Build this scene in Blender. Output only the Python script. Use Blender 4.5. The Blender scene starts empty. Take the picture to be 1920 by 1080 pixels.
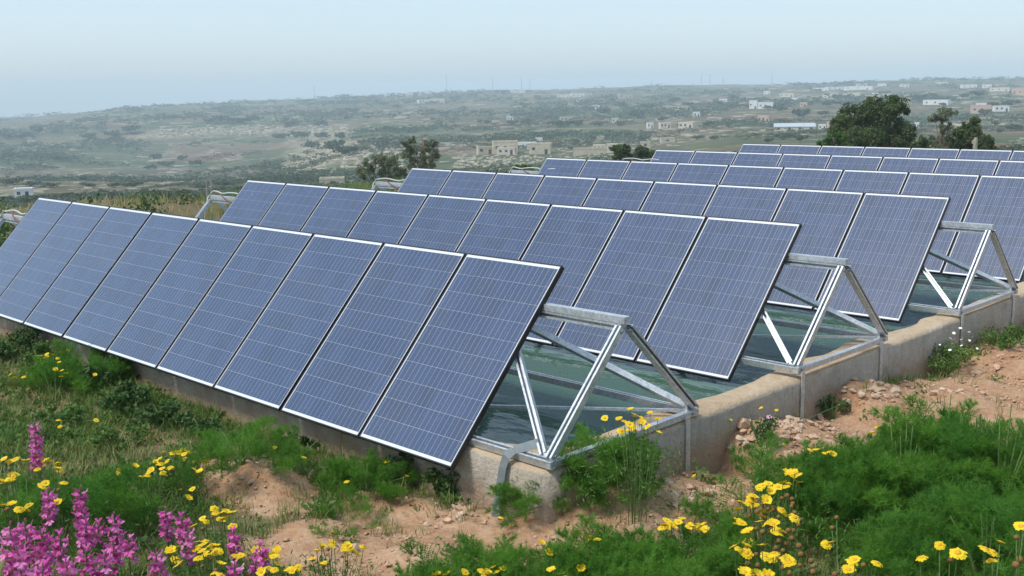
import bpy, math, random
import numpy as np
from mathutils import Vector, Matrix

# ------------------------------------------------------------------ camera, sky, sun, exposure
SC = bpy.context.scene
COL = SC.collection
CAM = np.array([5.1636, -5.7226, 2.9517]); PITCH, ROLL, YAW, FPX = -0.1772, -0.0172, 0.7807, 2047.67
def cam_axes():
    f = np.array([-math.sin(YAW)*math.cos(PITCH), math.cos(YAW)*math.cos(PITCH), math.sin(PITCH)])
    r = np.array([math.cos(YAW), math.sin(YAW), 0.]); u = np.cross(r, f)
    return r*math.cos(ROLL)+u*math.sin(ROLL), -r*math.sin(ROLL)+u*math.cos(ROLL), f
CR, CU, CF = cam_axes()
cd = bpy.data.cameras.new('camera'); cam = bpy.data.objects.new('camera', cd); COL.objects.link(cam)
cd.sensor_width = 36.; cd.lens = 36.*FPX/1920.; cd.clip_start = .05; cd.clip_end = 30000.
cam.matrix_world = Matrix(((CR[0], CU[0], -CF[0], CAM[0]), (CR[1], CU[1], -CF[1], CAM[1]), (CR[2], CU[2], -CF[2], CAM[2]), (0, 0, 0, 1)))
SC.camera = cam
SUN_EL, SUN_AZ = math.radians(56), math.radians(200)      # azimuth clockwise from +Y
world = bpy.data.worlds.new('World'); SC.world = world; world.use_nodes = True
wn = world.node_tree.nodes; wl = world.node_tree.links
sky = wn.new('ShaderNodeTexSky'); sky.sky_type = 'NISHITA'; sky.sun_disc = False
sky.sun_elevation = SUN_EL; sky.sun_rotation = SUN_AZ; sky.air_density = 1.0; sky.dust_density = 1.5; sky.ozone_density = 2.0
bg = wn['Background']; bg.inputs['Strength'].default_value = 0.12
veil = wn.new('ShaderNodeMix'); veil.data_type = 'RGBA'; veil.inputs[0].default_value = .6      # thin even cloud veil over the blue
wl.new(sky.outputs[0], veil.inputs[6]); veil.inputs[7].default_value = (3.0, 3.75, 4.35, 1.)
wl.new(veil.outputs[2], bg.inputs['Color'])
sd = bpy.data.lights.new('sun', 'SUN'); sd.energy = 1.8; sd.angle = math.radians(13); sd.color = (1., .95, .87)
sun = bpy.data.objects.new('sun', sd); COL.objects.link(sun)
sdir = Vector((math.sin(SUN_AZ)*math.cos(SUN_EL), math.cos(SUN_AZ)*math.cos(SUN_EL), math.sin(SUN_EL)))
sun.rotation_euler = sdir.to_track_quat('Z', 'Y').to_euler(); sun.location = (0, 0, 60)
SC.view_settings.view_transform = 'Standard'; SC.view_settings.look = 'None'
SC.view_settings.exposure = 0.85; SC.view_settings.gamma = 1.0; SC.view_settings.use_curve_mapping = False
SC.render.engine = 'CYCLES'
SC.cycles.use_denoising = True; SC.cycles.max_bounces = 8; SC.cycles.transparent_max_bounces = 8; SC.cycles.volume_bounces = 3
HAZE_DENSITY = 0.00035

RNG = np.random.default_rng(11); random.seed(5)

# ------------------------------------------------------------------ helpers
def ray(px, py):
    d = (px-960)/FPX*CR - (py-540)/FPX*CU + CF
    return d/np.linalg.norm(d)
def sstep(a, b, x):
    t = np.clip((x-a)/(b-a), 0, 1); return t*t*(3-2*t)
def hsh(ix, iy, s):
    n = (ix.astype(np.int64)*374761393 + iy.astype(np.int64)*668265263 + s*1442695) & 0xffffffff
    n = ((n ^ (n >> 13))*1274126177) & 0xffffffff
    return ((n ^ (n >> 16)) & 0xffff)/65535.
def vn(x, y, s=0):
    x = np.asarray(x, float); y = np.asarray(y, float)
    ix = np.floor(x); iy = np.floor(y); fx = x-ix; fy = y-iy
    fx = fx*fx*(3-2*fx); fy = fy*fy*(3-2*fy)
    a = hsh(ix, iy, s); b = hsh(ix+1, iy, s); c = hsh(ix, iy+1, s); d = hsh(ix+1, iy+1, s)
    return (a*(1-fx)+b*fx)*(1-fy)+(c*(1-fx)+d*fx)*fy
def fbm(x, y, s=0, o=4):
    t = 0; a = .5
    for k in range(o):
        t = t+a*(vn(x, y, s+k*17)-.5); x = np.asarray(x)*2.03+7.1; y = np.asarray(y)*2.03-3.3; a *= .5
    return t

# terrain: distance from the viewpoint against the height it must show in the photograph
TAB = {-900: [(60, 470), (200, 420), (365, 385), (450, 362), (800, 350), (1000, 315), (1300, 285), (1700, 255), (2400, 240), (2700, 240)],
       0: [(60, 455), (120, 425), (200, 396), (365, 370), (470, 343), (800, 337), (1000, 303), (1300, 270), (1420, 252), (1460, 244), (1700, 237), (2400, 222)],
       330: [(60, 440), (120, 398), (200, 378), (365, 358), (470, 342), (700, 338), (900, 312), (1080, 290), (1250, 262), (1290, 240), (1500, 225), (1900, 208), (2400, 197)],
       480: [(60, 430), (120, 390), (200, 370), (350, 352), (470, 340), (650, 330), (850, 300), (1080, 275), (1250, 256), (1290, 236), (1500, 220), (1900, 202), (2400, 190)],
       720: [(60, 420), (120, 375), (200, 352), (400, 338), (480, 330), (560, 286), (620, 276), (750, 262), (1000, 243), (1300, 220), (1700, 198), (2100, 186), (2400, 179)],
       960: [(60, 410), (120, 360), (200, 335), (400, 318), (480, 312), (520, 292), (600, 279), (750, 254), (1000, 232), (1300, 211), (1700, 190), (2100, 177), (2400, 169)],
       1200: [(60, 395), (120, 340), (200, 310), (400, 292), (500, 284), (600, 272), (750, 246), (1000, 222), (1300, 202), (1700, 182), (2100, 170), (2400, 161)],
       1440: [(60, 385), (120, 325), (200, 293), (400, 268), (600, 247), (850, 222), (1200, 197), (1800, 172), (2400, 158)],
       1680: [(60, 375), (120, 318), (200, 290), (400, 265), (600, 244), (850, 217), (1200, 191), (1800, 166), (2400, 152)],
       1920: [(60, 370), (120, 312), (200, 287), (400, 262), (600, 241), (850, 214), (1200, 187), (1800, 162), (2400, 148)],
       2900: [(60, 350), (120, 300), (200, 275), (400, 250), (600, 230), (850, 200), (1200, 172), (1800, 148), (2400, 134)]}
COLS = []
for px in sorted(TAB):
    D = []; Q = []
    for d, y in TAB[px]:
        v = ray(px, y); D.append(d); Q.append(-v[2]/math.hypot(v[0], v[1])*d)
    D = [10, 30]+D+[2700, 3000] if D[-1] < 2700 else [10, 30]+D+[2900, 3000]; Q = [2.75, 2.9]+Q+[Q[-1]+12, Q[-1]+40]
    v = ray(px, 170); az = math.atan2(v[0]*CR[0]+v[1]*CR[1], -v[0]*math.sin(YAW)+v[1]*math.cos(YAW))
    COLS.append((az, np.log(np.array(D, float)), np.array(Q)))
AZS = np.array([c[0] for c in COLS])
def far_h(x, y):
    dx = x-CAM[0]; dy = y-CAM[1]; D = np.maximum(np.hypot(dx, dy), 5.)
    fx = -math.sin(YAW); fy = math.cos(YAW)
    az = np.arctan2(dx*math.cos(YAW)+dy*math.sin(YAW), dx*fx+dy*fy)
    L = np.log(D); allc = np.stack([np.interp(L, c[1], c[2]) for c in COLS])
    k = np.clip(np.searchsorted(AZS, az)-1, 0, len(AZS)-2)
    t = np.clip((az-AZS[k])/(AZS[k+1]-AZS[k]), 0, 1); t = t*t*(3-2*t)
    i = np.arange(len(D)); drop = allc[k, i]*(1-t)+allc[k+1, i]*t
    n = fbm(x/170., y/170., 3, 5)*np.clip(D*.006, 0, 9)*sstep(40, 300, D)+fbm(x/28., y/28., 9, 3)*np.clip(D*.004, 0, 1.6)*sstep(40, 300, D)
    return CAM[2]-drop+n
RX0, RX1, RY0, RY1 = -10.65, .73, -.95, 17.2          # outer faces of the reservoir walls
# height of the dug earth where it meets the right-hand wall, along the wall
FOOT = np.array([(-1.6, .2), (-.95, .24), (-.5, .38), (-.2, .36), (.25, .29), (.55, .21), (.80, .10), (.97, .12), (1.08, .36), (1.3, .42), (1.66, .37), (2.1, .28), (2.42, .20), (2.6, .26), (2.72, .42), (3.0, .43), (3.4, .31), (3.8, .28), (4.1, .22), (4.3, .12), (4.8, .11), (5.2, .22), (5.7, .27), (7., .22)])
BUMPS = [(1.35, -.85, .20, .42, .38), (1.3, .2, .06, .4, .4), (1.35, 1.7, .10, .35, .5), (1.45, 3.3, .12, .4, .5), (1.5, 5.6, .14, .5, .5), (2.0, .9, .06, .5, .8), (2.3, 3.0, .10, .5, 1.2),
         (-1.35, -1.8, .17, .5, .26), (.6, -1.75, .10, .4, .3), (-.15, -1.45, -.06, .3, .2)]
def near_h(x, y):
    dx = np.maximum(np.maximum(RX0-x, x-RX1), 0); dy = np.maximum(np.maximum(RY0-y, y-RY1), 0)
    d = np.hypot(dx, dy)
    front = np.clip(sstep(RX1-.5, RX1+1, x)+sstep(RY0+.5, RY0-1, y), 0, 1)
    front = front*sstep(14, 4, y)*sstep(-13, -6, x)
    h = .2+1.15*sstep(1.1, 5.6, d)*front
    for bx, by, a, sx, sy in BUMPS:
        h = h+a*np.exp(-((x-bx)/sx)**2-((y-by)/sy)**2)
    fw = np.exp(-(np.maximum(x-RX1, 0)/.42)**2)*(x > RX1-.3)*sstep(-1.5, -.9, y)*sstep(7., 6., y)
    h = h*(1-fw)+np.interp(y, FOOT[:, 0], FOOT[:, 1])*fw
    return h+fbm(x*1.1, y*1.1, 21, 3)*.10+fbm(x*5., y*5., 31, 3)*.05
def H(x, y):
    x = np.atleast_1d(np.asarray(x, float)); y = np.atleast_1d(np.asarray(y, float))
    sx = np.maximum(np.maximum(-13-x, x-9), 0); sy = np.maximum(np.maximum(-10-y, y-20), 0)
    w = sstep(0, 30, np.hypot(sx, sy))
    return near_h(x, y)*(1-w)+far_h(x, y)*w
S_NEAR = np.geomspace(1.5, 45, 2600); S_FAR = np.geomspace(40, 4000, 3500)
def at(px, py, up=0., far=False):
    """where the line of sight through a pixel comes down to `up` metres above the ground"""
    v = ray(px, py); s = S_FAR if far else S_NEAR
    P = CAM[None]+v[None]*s[:, None]
    g = P[:, 2]-H(P[:, 0], P[:, 1])-up
    k = np.argmax(g < 0) if (g < 0).any() else len(s)-1
    if k > 0 and g[k] < 0:
        t = g[k-1]/(g[k-1]-g[k]); p = P[k-1]*(1-t)+P[k]*t
    else: p = P[k]
    return Vector(p)
def along(px, py, dist):
    return Vector(CAM+ray(px, py)*dist)

def link(o, parent=None):
    COL.objects.link(o)
    if parent is not None: o.parent = parent
    return o
def tag(o, label=None, cat=None, group=None, kind=None):
    if label: o['label'] = label
    if cat: o['category'] = cat
    if group: o['group'] = group
    if kind: o['kind'] = kind
    return o
def empty(name, loc=(0, 0, 0), rz=0., label=None, cat=None, group=None):
    o = bpy.data.objects.new(name, None); o.empty_display_size = .1
    o.location = loc; o.rotation_euler = (0, 0, rz); link(o); tag(o, label, cat, group); return o
def np_mesh(name, V, F, mat=None, smooth=False, tint=None):
    V = np.asarray(V, np.float32); F = np.asarray(F, np.int32)
    me = bpy.data.meshes.new(name); n = F.shape[1]
    me.vertices.add(len(V)); me.vertices.foreach_set('co', V.ravel())
    me.loops.add(F.size); me.loops.foreach_set('vertex_index', F.ravel())
    me.polygons.add(len(F)); me.polygons.foreach_set('loop_start', np.arange(0, F.size, n, dtype=np.int32))
    if smooth: me.polygons.foreach_set('use_smooth', np.ones(len(F), bool))
    me.update(calc_edges=True)
    if tint is not None:
        a = me.attributes.new('tint', 'FLOAT', 'POINT'); a.data.foreach_set('value', np.asarray(tint, np.float32))
    if mat is not None: me.materials.append(mat)
    return me
class MB:
    def __init__(s): s.v = []; s.f = []
    def add(s, V, F):
        o = len(s.v); s.v += [tuple(p) for p in V]; s.f += [tuple(i+o for i in f) for f in F]; return s
    def box(s, a, b):
        x0, y0, z0 = a; x1, y1, z1 = b
        return s.add([(x0, y0, z0), (x1, y0, z0), (x1, y1, z0), (x0, y1, z0), (x0, y0, z1), (x1, y0, z1), (x1, y1, z1), (x0, y1, z1)],
                     [(0, 3, 2, 1), (4, 5, 6, 7), (0, 1, 5, 4), (1, 2, 6, 5), (2, 3, 7, 6), (3, 0, 4, 7)])
    def profile(s, p0, p1, up, prof):
        p0 = Vector(p0); p1 = Vector(p1); d = (p1-p0).normalized(); up = Vector(up)
        sd_ = d.cross(up).normalized(); u = sd_.cross(d).normalized(); n = len(prof)
        V = [p+sd_*a+u*b for p in (p0, p1) for a, b in prof]
        F = [(i, (i+1) % n, n+(i+1) % n, n+i) for i in range(n)]+[tuple(range(n-1, -1, -1)), tuple(range(n, 2*n))]
        return s.add(V, F)
    def channel(s, p0, p1, up, w=.05, h=.05):
        a, b = w/2, h/2; g = w*.20; t = .0035; k = h*.24
        P = [(-a, -b), (a, -b), (a, b), (g, b), (g, b-k), (a-t, b-k), (a-t, -b+t), (-a+t, -b+t), (-a+t, b-k), (-g, b-k), (-g, b), (-a, b)]
        return s.profile(p0, p1, up, P)
    def bar(s, p0, p1, up, w=.05, h=.05):
        a, b = w/2, h/2; return s.profile(p0, p1, up, [(-a, -b), (a, -b), (a, b), (-a, b)])
    def tube(s, pts, r, n=6, closed=True):
        pts = [Vector(p) for p in pts]; V = []; m = len(pts); rr = r if isinstance(r, (list, tuple)) else [r]*m
        for i, p in enumerate(pts):
            d = (pts[min(i+1, m-1)]-pts[max(i-1, 0)]).normalized()
            a = d.cross(Vector((0, 0, 1)) if abs(d.z) < .9 else Vector((1, 0, 0))).normalized(); b = d.cross(a)
            V += [p+(a*math.cos(2*math.pi*k/n)+b*math.sin(2*math.pi*k/n))*rr[i] for k in range(n)]
        F = [(i*n+k, i*n+(k+1) % n, (i+1)*n+(k+1) % n, (i+1)*n+k) for i in range(m-1) for k in range(n)]
        if closed: F += [tuple(range(n-1, -1, -1)), tuple((m-1)*n+k for k in range(n))]
        return s.add(V, F)
    def mesh(s, name, mat, smooth=False):
        me = bpy.data.meshes.new(name); me.from_pydata([tuple(v) for v in s.v], [], s.f); me.update()
        if smooth: me.polygons.foreach_set('use_smooth', [True]*len(me.polygons))
        if mat: me.materials.append(mat)
        return me
    def build(s, name, mat, parent=None, smooth=False):
        return link(bpy.data.objects.new(name, s.mesh(name, mat, smooth)), parent)
def put(name, me, parent=None, loc=(0, 0, 0), rot=(0, 0, 0), sc=1.):
    o = bpy.data.objects.new(name, me); o.location = loc; o.rotation_euler = rot
    o.scale = (sc, sc, sc) if not hasattr(sc, '__len__') else sc
    return link(o, parent)

# ------------------------------------------------------------------ materials
class NT:
    def __init__(s, name):
        s.m = bpy.data.materials.new(name); s.m.use_nodes = True; s.t = s.m.node_tree; s.n = s.t.nodes; s.l = s.t.links
        s.p = s.n['Principled BSDF']; s.out = s.n['Material Output']
    def node(s, t, **kw):
        o = s.n.new(t)
        for k, v in kw.items():
            if k in o.inputs.keys() or (isinstance(k, int)): s.set(o.inputs[k], v)
            else: setattr(o, k, v)
        return o
    def set(s, sock, v):
        if isinstance(v, bpy.types.NodeSocket): s.l.new(v, sock)
        else: sock.default_value = v
    def P(s, **kw):
        for k, v in kw.items(): s.set(s.p.inputs[k.replace('_', ' ')], v)
        return s
    def geo(s): return s.node('ShaderNodeNewGeometry').outputs['Position']
    def obj(s): return s.node('ShaderNodeTexCoord').outputs['Object']
    def noise(s, vec, scale, detail=4, rough=.55, out='Fac'):
        o = s.node('ShaderNodeTexNoise', Scale=scale, Detail=detail, Roughness=rough); s.l.new(vec, o.inputs['Vector']); return o.outputs[out]
    def ramp(s, fac, stops, interp='LINEAR'):
        o = s.node('ShaderNodeValToRGB'); s.set(o.inputs[0], fac); cr = o.color_ramp; cr.interpolation = interp
        while len(cr.elements) < len(stops): cr.elements.new(.5)
        for e, (p, c) in zip(cr.elements, stops): e.position = p; e.color = (*c, 1) if len(c) == 3 else c
        return o.outputs[0]
    def mix(s, fac, a, b, mode='MIX'):
        o = s.node('ShaderNodeMix', data_type='RGBA', blend_type=mode); s.set(o.inputs[0], fac)
        for i, v in ((6, a), (7, b)):
            s.set(o.inputs[i], (*v, 1) if isinstance(v, tuple) and len(v) == 3 else v)
        return o.outputs[2]
    def math(s, op, a, b=0., c=0.):
        o = s.node('ShaderNodeMath', operation=op)
        for i, v in enumerate((a, b, c)): s.set(o.inputs[i], v)
        return o.outputs[0]
    def bump(s, h, strength=.4, dist=.02):
        o = s.node('ShaderNodeBump', Strength=strength, Distance=dist); s.l.new(h, o.inputs['Height']); s.l.new(o.outputs[0], s.p.inputs['Normal'])
    def attr(s, name): return s.node('ShaderNodeAttribute', attribute_name=name).outputs['Fac']
    def rnd(s): return s.node('ShaderNodeObjectInfo').outputs['Random']
def c3(*a): return tuple(a)
M = {}
def simple(name, col, rough=.6, metal=0., var=.15, scale=8., bump=0.):
    t = NT(name); n = t.noise(t.obj(), scale, 5)
    lo = tuple(c*(1-var) for c in col); hi = tuple(min(1, c*(1+var)) for c in col)
    t.P(Base_Color=t.ramp(n, [(.3, lo), (.7, hi)]), Roughness=rough, Metallic=metal)
    if bump: t.bump(n, bump, .01)
    M[name] = t.m; return t.m
def foliage(name, cols, transl=.3, use_tint=False, rough=.6, nscale=0.):
    t = NT(name); f = t.attr('tint') if use_tint else t.rnd()
    if nscale: f = t.math('ADD', t.math('MULTIPLY', f, .6), t.math('MULTIPLY', t.noise(t.geo(), nscale, 3), .4))
    k = len(cols); c = t.ramp(f, [(i/(k-1), q) for i, q in enumerate(cols)])
    t.P(Base_Color=c, Roughness=rough); t.p.inputs['Specular IOR Level'].default_value = .25
    if transl:
        tr = t.node('ShaderNodeBsdfTranslucent'); t.l.new(c, tr.inputs[0])
        ms = t.node('ShaderNodeMixShader'); ms.inputs[0].default_value = transl
        t.l.new(t.p.outputs[0], ms.inputs[1]); t.l.new(tr.outputs[0], ms.inputs[2]); t.l.new(ms.outputs[0], t.out.inputs[0])
    M[name] = t.m; return t.m

# solar cells: blue polycrystalline silicon with three printed busbars, behind glossy glass
t = NT('cell'); o = t.obj(); sx = t.node('ShaderNodeSeparateXYZ'); t.l.new(o, sx.inputs[0])
u = t.math('FRACT', t.math('MULTIPLY', t.math('ADD', sx.outputs[0], .0784), 3/.1568))
bus = t.math('LESS_THAN', t.math('ABSOLUTE', t.math('SUBTRACT', u, .5)), 0.024)
vor = t.node('ShaderNodeTexVoronoi', Scale=70.); t.l.new(o, vor.inputs['Vector'])
vr = t.node('ShaderNodeSeparateXYZ'); t.l.new(vor.outputs['Color'], vr.inputs[0])
q = t.math('ADD', t.math('MULTIPLY', vr.outputs[0], .45), t.math('MULTIPLY', t.rnd(), .55))
blue = t.ramp(q, [(0, (.009, .029, .076)), (.5, (.014, .041, .114)), (1, (.024, .055, .136))])
blue = t.mix(t.ramp(t.noise(t.geo(), 1.7, 5, .65), [(.40, (0, 0, 0)), (.75, (.09,)*3)]), blue, (.16, .17, .18))
t.P(Base_Color=t.mix(bus, blue, (.29, .32, .37)), Roughness=.42)
t.p.inputs['Coat Weight'].default_value = 1.; t.p.inputs['Coat Roughness'].default_value = .09; t.p.inputs['Coat IOR'].default_value = 1.42
M['cell'] = t.m
t = NT('backsheet'); t.P(Base_Color=(.62, .65, .68, 1), Roughness=.45); t.p.inputs['Coat Weight'].default_value = .6; t.p.inputs['Coat Roughness'].default_value = .1; M['backsheet'] = t.m
t = NT('black_aluminium'); t.P(Base_Color=(.018, .018, .024, 1), Roughness=.42, Metallic=.2); M['black_frame'] = t.m
# galvanised steel with spangle
t = NT('galvanised_steel'); g = t.geo()
v1 = t.node('ShaderNodeTexVoronoi', Scale=60.); t.l.new(g, v1.inputs['Vector'])
vs = t.node('ShaderNodeSeparateXYZ'); t.l.new(v1.outputs['Color'], vs.inputs[0])
n1 = t.noise(g, 9., 4); n2 = t.noise(g, 2.3, 3)
gc = t.ramp(t.math('ADD', t.math('MULTIPLY', vs.outputs[0], .5), t.math('MULTIPLY', n1, .5)), [(.2, (.42, .46, .49)), (.55, (.56, .60, .63)), (.85, (.68, .71, .73))])
gc = t.mix(t.ramp(n2, [(.62, (0, 0, 0)), (.72, (.5, .5, .5))]), gc, (.40, .41, .40))
t.P(Base_Color=gc, Metallic=.55, Roughness=t.ramp(n1, [(.3, (.34,)*3), (.7, (.55,)*3)])); M['steel'] = t.m
# weathered concrete
t = NT('concrete'); g = t.geo(); n1 = t.noise(g, 2.2, 6, .65); n2 = t.noise(g, 14., 6, .7); n3 = t.noise(g, .9, 4)
sep = t.node('ShaderNodeSeparateXYZ'); t.l.new(t.node('ShaderNodeNewGeometry').outputs['Normal'], sep.inputs[0])
side = t.ramp(t.math('ADD', t.math('MULTIPLY', n1, .6), t.math('MULTIPLY', n2, .4)), [(.32, (.25, .225, .185)), (.45, (.36, .325, .27)), (.55, (.43, .39, .33)), (.68, (.52, .485, .42))])
side = t.mix(t.ramp(n3, [(.5, (0, 0, 0)), (.68, (.65,)*3)]), side, (.44, .36, .26))
top = t.ramp(t.math('ADD', t.math('MULTIPLY', n1, .5), t.math('MULTIPLY', n2, .5)), [(.32, (.30, .205, .125)), (.45, (.44, .325, .21)), (.55, (.50, .39, .265)), (.70, (.60, .51, .39))])
mp = t.node('ShaderNodeMapping'); t.l.new(g, mp.inputs[0]); mp.inputs['Scale'].default_value = (5., 5., .7); stain = t.noise(mp.outputs[0], 1.6, 5, .65)
side = t.mix(t.ramp(stain, [(.54, (0, 0, 0)), (.70, (.4,)*3)]), side, (.20, .18, .15))
col = t.mix(t.ramp(sep.outputs[2], [(.45, (0, 0, 0)), (.75, (1, 1, 1))]), side, top)
pz = t.node('ShaderNodeSeparateXYZ'); t.l.new(g, pz.inputs[0])
splash = t.math('ADD', pz.outputs[2], t.math('MULTIPLY', t.math('SUBTRACT', n1, .5), .55))
col = t.mix(t.ramp(splash, [(.28, (.75,)*3), (.42, (0, 0, 0))]), col, (.36, .245, .155))
vc = t.node('ShaderNodeTexVoronoi', feature='DISTANCE_TO_EDGE', Scale=1.3); t.l.new(t.noise(g, 3., 5, .7, 'Color'), vc.inputs['Vector'])
pit = t.noise(g, 45., 3, .6)
col = t.mix(t.ramp(pit, [(.66, (0, 0, 0)), (.72, (.5,)*3)]), col, (.15, .13, .11))
t.P(Base_Color=col, Roughness=.92); t.bump(t.math('ADD', n2, t.math('MULTIPLY', pit, .4)), .8, .03); M['concrete'] = t.m
# pond water
t = NT('pond_water'); g = t.geo(); mp = t.node('ShaderNodeMapping'); t.l.new(g, mp.inputs[0]); mp.inputs['Rotation'].default_value = (0, 0, .7); mp.inputs['Scale'].default_value = (1.0, 2.4, 1.)
w1 = t.noise(mp.outputs[0], 3.0, 3, .5); w2 = t.noise(mp.outputs[0], 1.1, 2, .5)
t.P(Base_Color=(.060, .118, .082, 1), Roughness=.03, IOR=1.33)
t.bump(t.math('ADD', t.math('MULTIPLY', w1, .6), w2), .22, .06); M['water'] = t.m
# near ground: reddish stony dirt and dark weedy soil, mixed by a map of where the earth was dug over
t = NT('ground_soil'); g = t.geo(); a = t.attr('dirt')
n1 = t.noise(g, 3., 6, .65); n2 = t.noise(g, 22., 6, .7); n3 = t.noise(g, 90., 3, .6)
dirt = t.ramp(t.math('ADD', t.math('MULTIPLY', n1, .5), t.math('MULTIPLY', n2, .5)), [(.34, (.25, .11, .05)), (.45, (.39, .215, .115)), (.55, (.46, .29, .175)), (.70, (.58, .44, .32))])
soil = t.ramp(t.math('ADD', t.math('MULTIPLY', n1, .5), t.math('MULTIPLY', n2, .5)), [(.3, (.12, .10, .05)), (.5, (.20, .16, .08)), (.62, (.28, .21, .12)), (.75, (.40, .31, .21))])
fac = t.math('ADD', a, t.math('MULTIPLY', t.math('SUBTRACT', n1, .5), .9))
col = t.mix(t.ramp(fac, [(.35, (0, 0, 0)), (.65, (1, 1, 1))]), soil, dirt)
t.P(Base_Color=col, Roughness=.95); t.bump(t.math('ADD', n2, t.math('MULTIPLY', n3, .4)), .7, .035); M['ground'] = t.m
# far country: terraced fields, fallow, red soil, limestone
t = NT('hill_country'); g = t.geo()
mp = t.node('ShaderNodeMapping'); t.l.new(g, mp.inputs[0]); mp.inputs['Rotation'].default_value = (0, 0, -.78); mp.inputs['Scale'].default_value = (.55, 1., .0)
wob = t.noise(g, .012, 4, .6, 'Color'); add = t.node('ShaderNodeVectorMath', operation='MULTIPLY_ADD')
t.l.new(wob, add.inputs[0]); add.inputs[1].default_value = (60, 60, 0); t.l.new(mp.outputs[0], add.inputs[2])
vf = t.node('ShaderNodeTexVoronoi', Scale=.016); t.l.new(add.outputs[0], vf.inputs['Vector'])
ve = t.node('ShaderNodeTexVoronoi', feature='DISTANCE_TO_EDGE', Scale=.016); t.l.new(add.outputs[0], ve.inputs['Vector'])
vs = t.node('ShaderNodeSeparateXYZ'); t.l.new(vf.outputs['Color'], vs.inputs[0])
n1 = t.noise(g, .035, 6, .7); n2 = t.noise(g, .2, 5, .7); nb = t.noise(g, .0045, 4, .6)
fld = t.ramp(vs.outputs[0], [(0, (.085, .09, .045)), (.20, (.045, .08, .026)), (.38, (.165, .12, .068)), (.54, (.07, .092, .04)), (.68, (.125, .105, .06)), (.82, (.052, .10, .03)), (.92, (.135, .06, .042))], 'CONSTANT')
scr = t.ramp(t.math('ADD', t.math('MULTIPLY', n1, .6), t.math('MULTIPLY', n2, .4)), [(.38, (.033, .045, .022)), (.46, (.072, .076, .038)), (.55, (.14, .12, .072)), (.66, (.32, .265, .18))])
col = t.mix(t.ramp(nb, [(.42, (.75,)*3), (.58, (.30,)*3)]), scr, fld)
edge = t.math('MULTIPLY', t.math('LESS_THAN', ve.outputs['Distance'], .02), t.ramp(n2, [(.42, (0, 0, 0)), (.55, (.8,)*3)]))
col = t.mix(edge, col, (.34, .30, .23))
nz = t.node('ShaderNodeSeparateXYZ'); t.l.new(t.node('ShaderNodeNewGeometry').outputs['Normal'], nz.inputs[0])
steep = t.math('MULTIPLY', t.ramp(nz.outputs[2], [(.965, (1,)*3), (.99, (0,)*3)]), t.ramp(n2, [(.40, (0,)*3), (.56, (1,)*3)]))
col = t.mix(steep, col, (.40, .34, .245))
t.P(Base_Color=col, Roughness=1.); t.p.inputs['Specular IOR Level'].default_value = .1; M['hill'] = t.m
foliage('grass', [(.09, .18, .035), (.13, .22, .045), (.19, .25, .06), (.28, .27, .10), (.44, .37, .20)], .3, True)
foliage('weed', [(.06, .135, .03), (.085, .175, .036), (.12, .21, .045), (.16, .22, .05)], .3, True)
foliage('fennel', [(.10, .25, .028), (.13, .31, .036), (.17, .36, .048)], .55)
foliage('fennel_dark', [(.07, .205, .028), (.10, .26, .034), (.14, .31, .044)], .55)
foliage('shrub', [(.042, .09, .026), (.06, .12, .032), (.085, .155, .04)], .25, True)
foliage('pine', [(.065, .105, .045), (.09, .14, .052), (.12, .17, .06), (.17, .17, .08)], .4, True)
foliage('olive_crown', [(.15, .18, .11), (.18, .215, .13), (.21, .24, .15), (.26, .25, .17)], .55, True)
foliage('far_crown', [(.045, .072, .034), (.06, .095, .042), (.085, .115, .05)], .25, True)
foliage('petal', [(.80, .55, .01), (.85, .62, .015), (.88, .68, .03)], .25)
foliage('pink', [(.55, .075, .32), (.66, .13, .42), (.76, .28, .56)], .3)
foliage('lip', [(.72, .55, .62), (.8, .7, .7)], .2)
simple('stem', (.10, .17, .045), .6, 0, .25, 30); simple('fennel_stem', (.16, .25, .08), .6, 0, .2, 30)
simple('disc', (.62, .33, .01), .8, 0, .25, 300); simple('spent', (.20, .105, .028), .9, 0, .35, 250)
simple('white_petal', (.75, .76, .72), .7, 0, .05); simple('mallow', (.62, .33, .52), .7, 0, .1)
simple('bark', (.14, .11, .08), .95, 0, .35, 6, .5); simple('pole_wood', (.30, .27, .23), .9, 0, .2, 4)
simple('limestone_wall', (.50, .43, .31), .95, 0, .18, .6); simple('whitewash', (.72, .71, .68), .9, 0, .08, .5)
simple('pale_stone', (.62, .55, .43), .95, 0, .12, .5); simple('pinkish_render', (.55, .38, .30), .95, 0, .1, .5)
simple('roof_grey', (.45, .43, .39), .95, 0, .15, .4); simple('metal_roof', (.46, .50, .53), .5, .1, .06, .3)
simple('window_dark', (.03, .035, .04), .25, 0, .2, 2); simple('mast_grey', (.25, .26, .28), .7, .3, .05)
simple('white_conduit', (.50, .51, .52), .5, 0, .06); simple('red_cable', (.16, .07, .08), .6, 0, .1)
simple('grey_tape', (.20, .235, .25), .55, .1, .15, 12); simple('rubble', (.34, .30, .225), .95, 0, .2, .5)
t = NT('stone'); g = t.geo(); n1 = t.noise(g, 12., 6, .7); rr = t.rnd()
t.P(Base_Color=t.mix(t.math('MULTIPLY', t.rnd(), .5), t.ramp(n1, [(.3, (.33, .18, .10)), (.5, (.46, .29, .18)), (.7, (.57, .40, .27))]), t.ramp(n1, [(.3, (.42, .36, .28)), (.7, (.66, .60, .51))])), Roughness=.95)
t.bump(n1, .5, .02); M['stone'] = t.m

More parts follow.
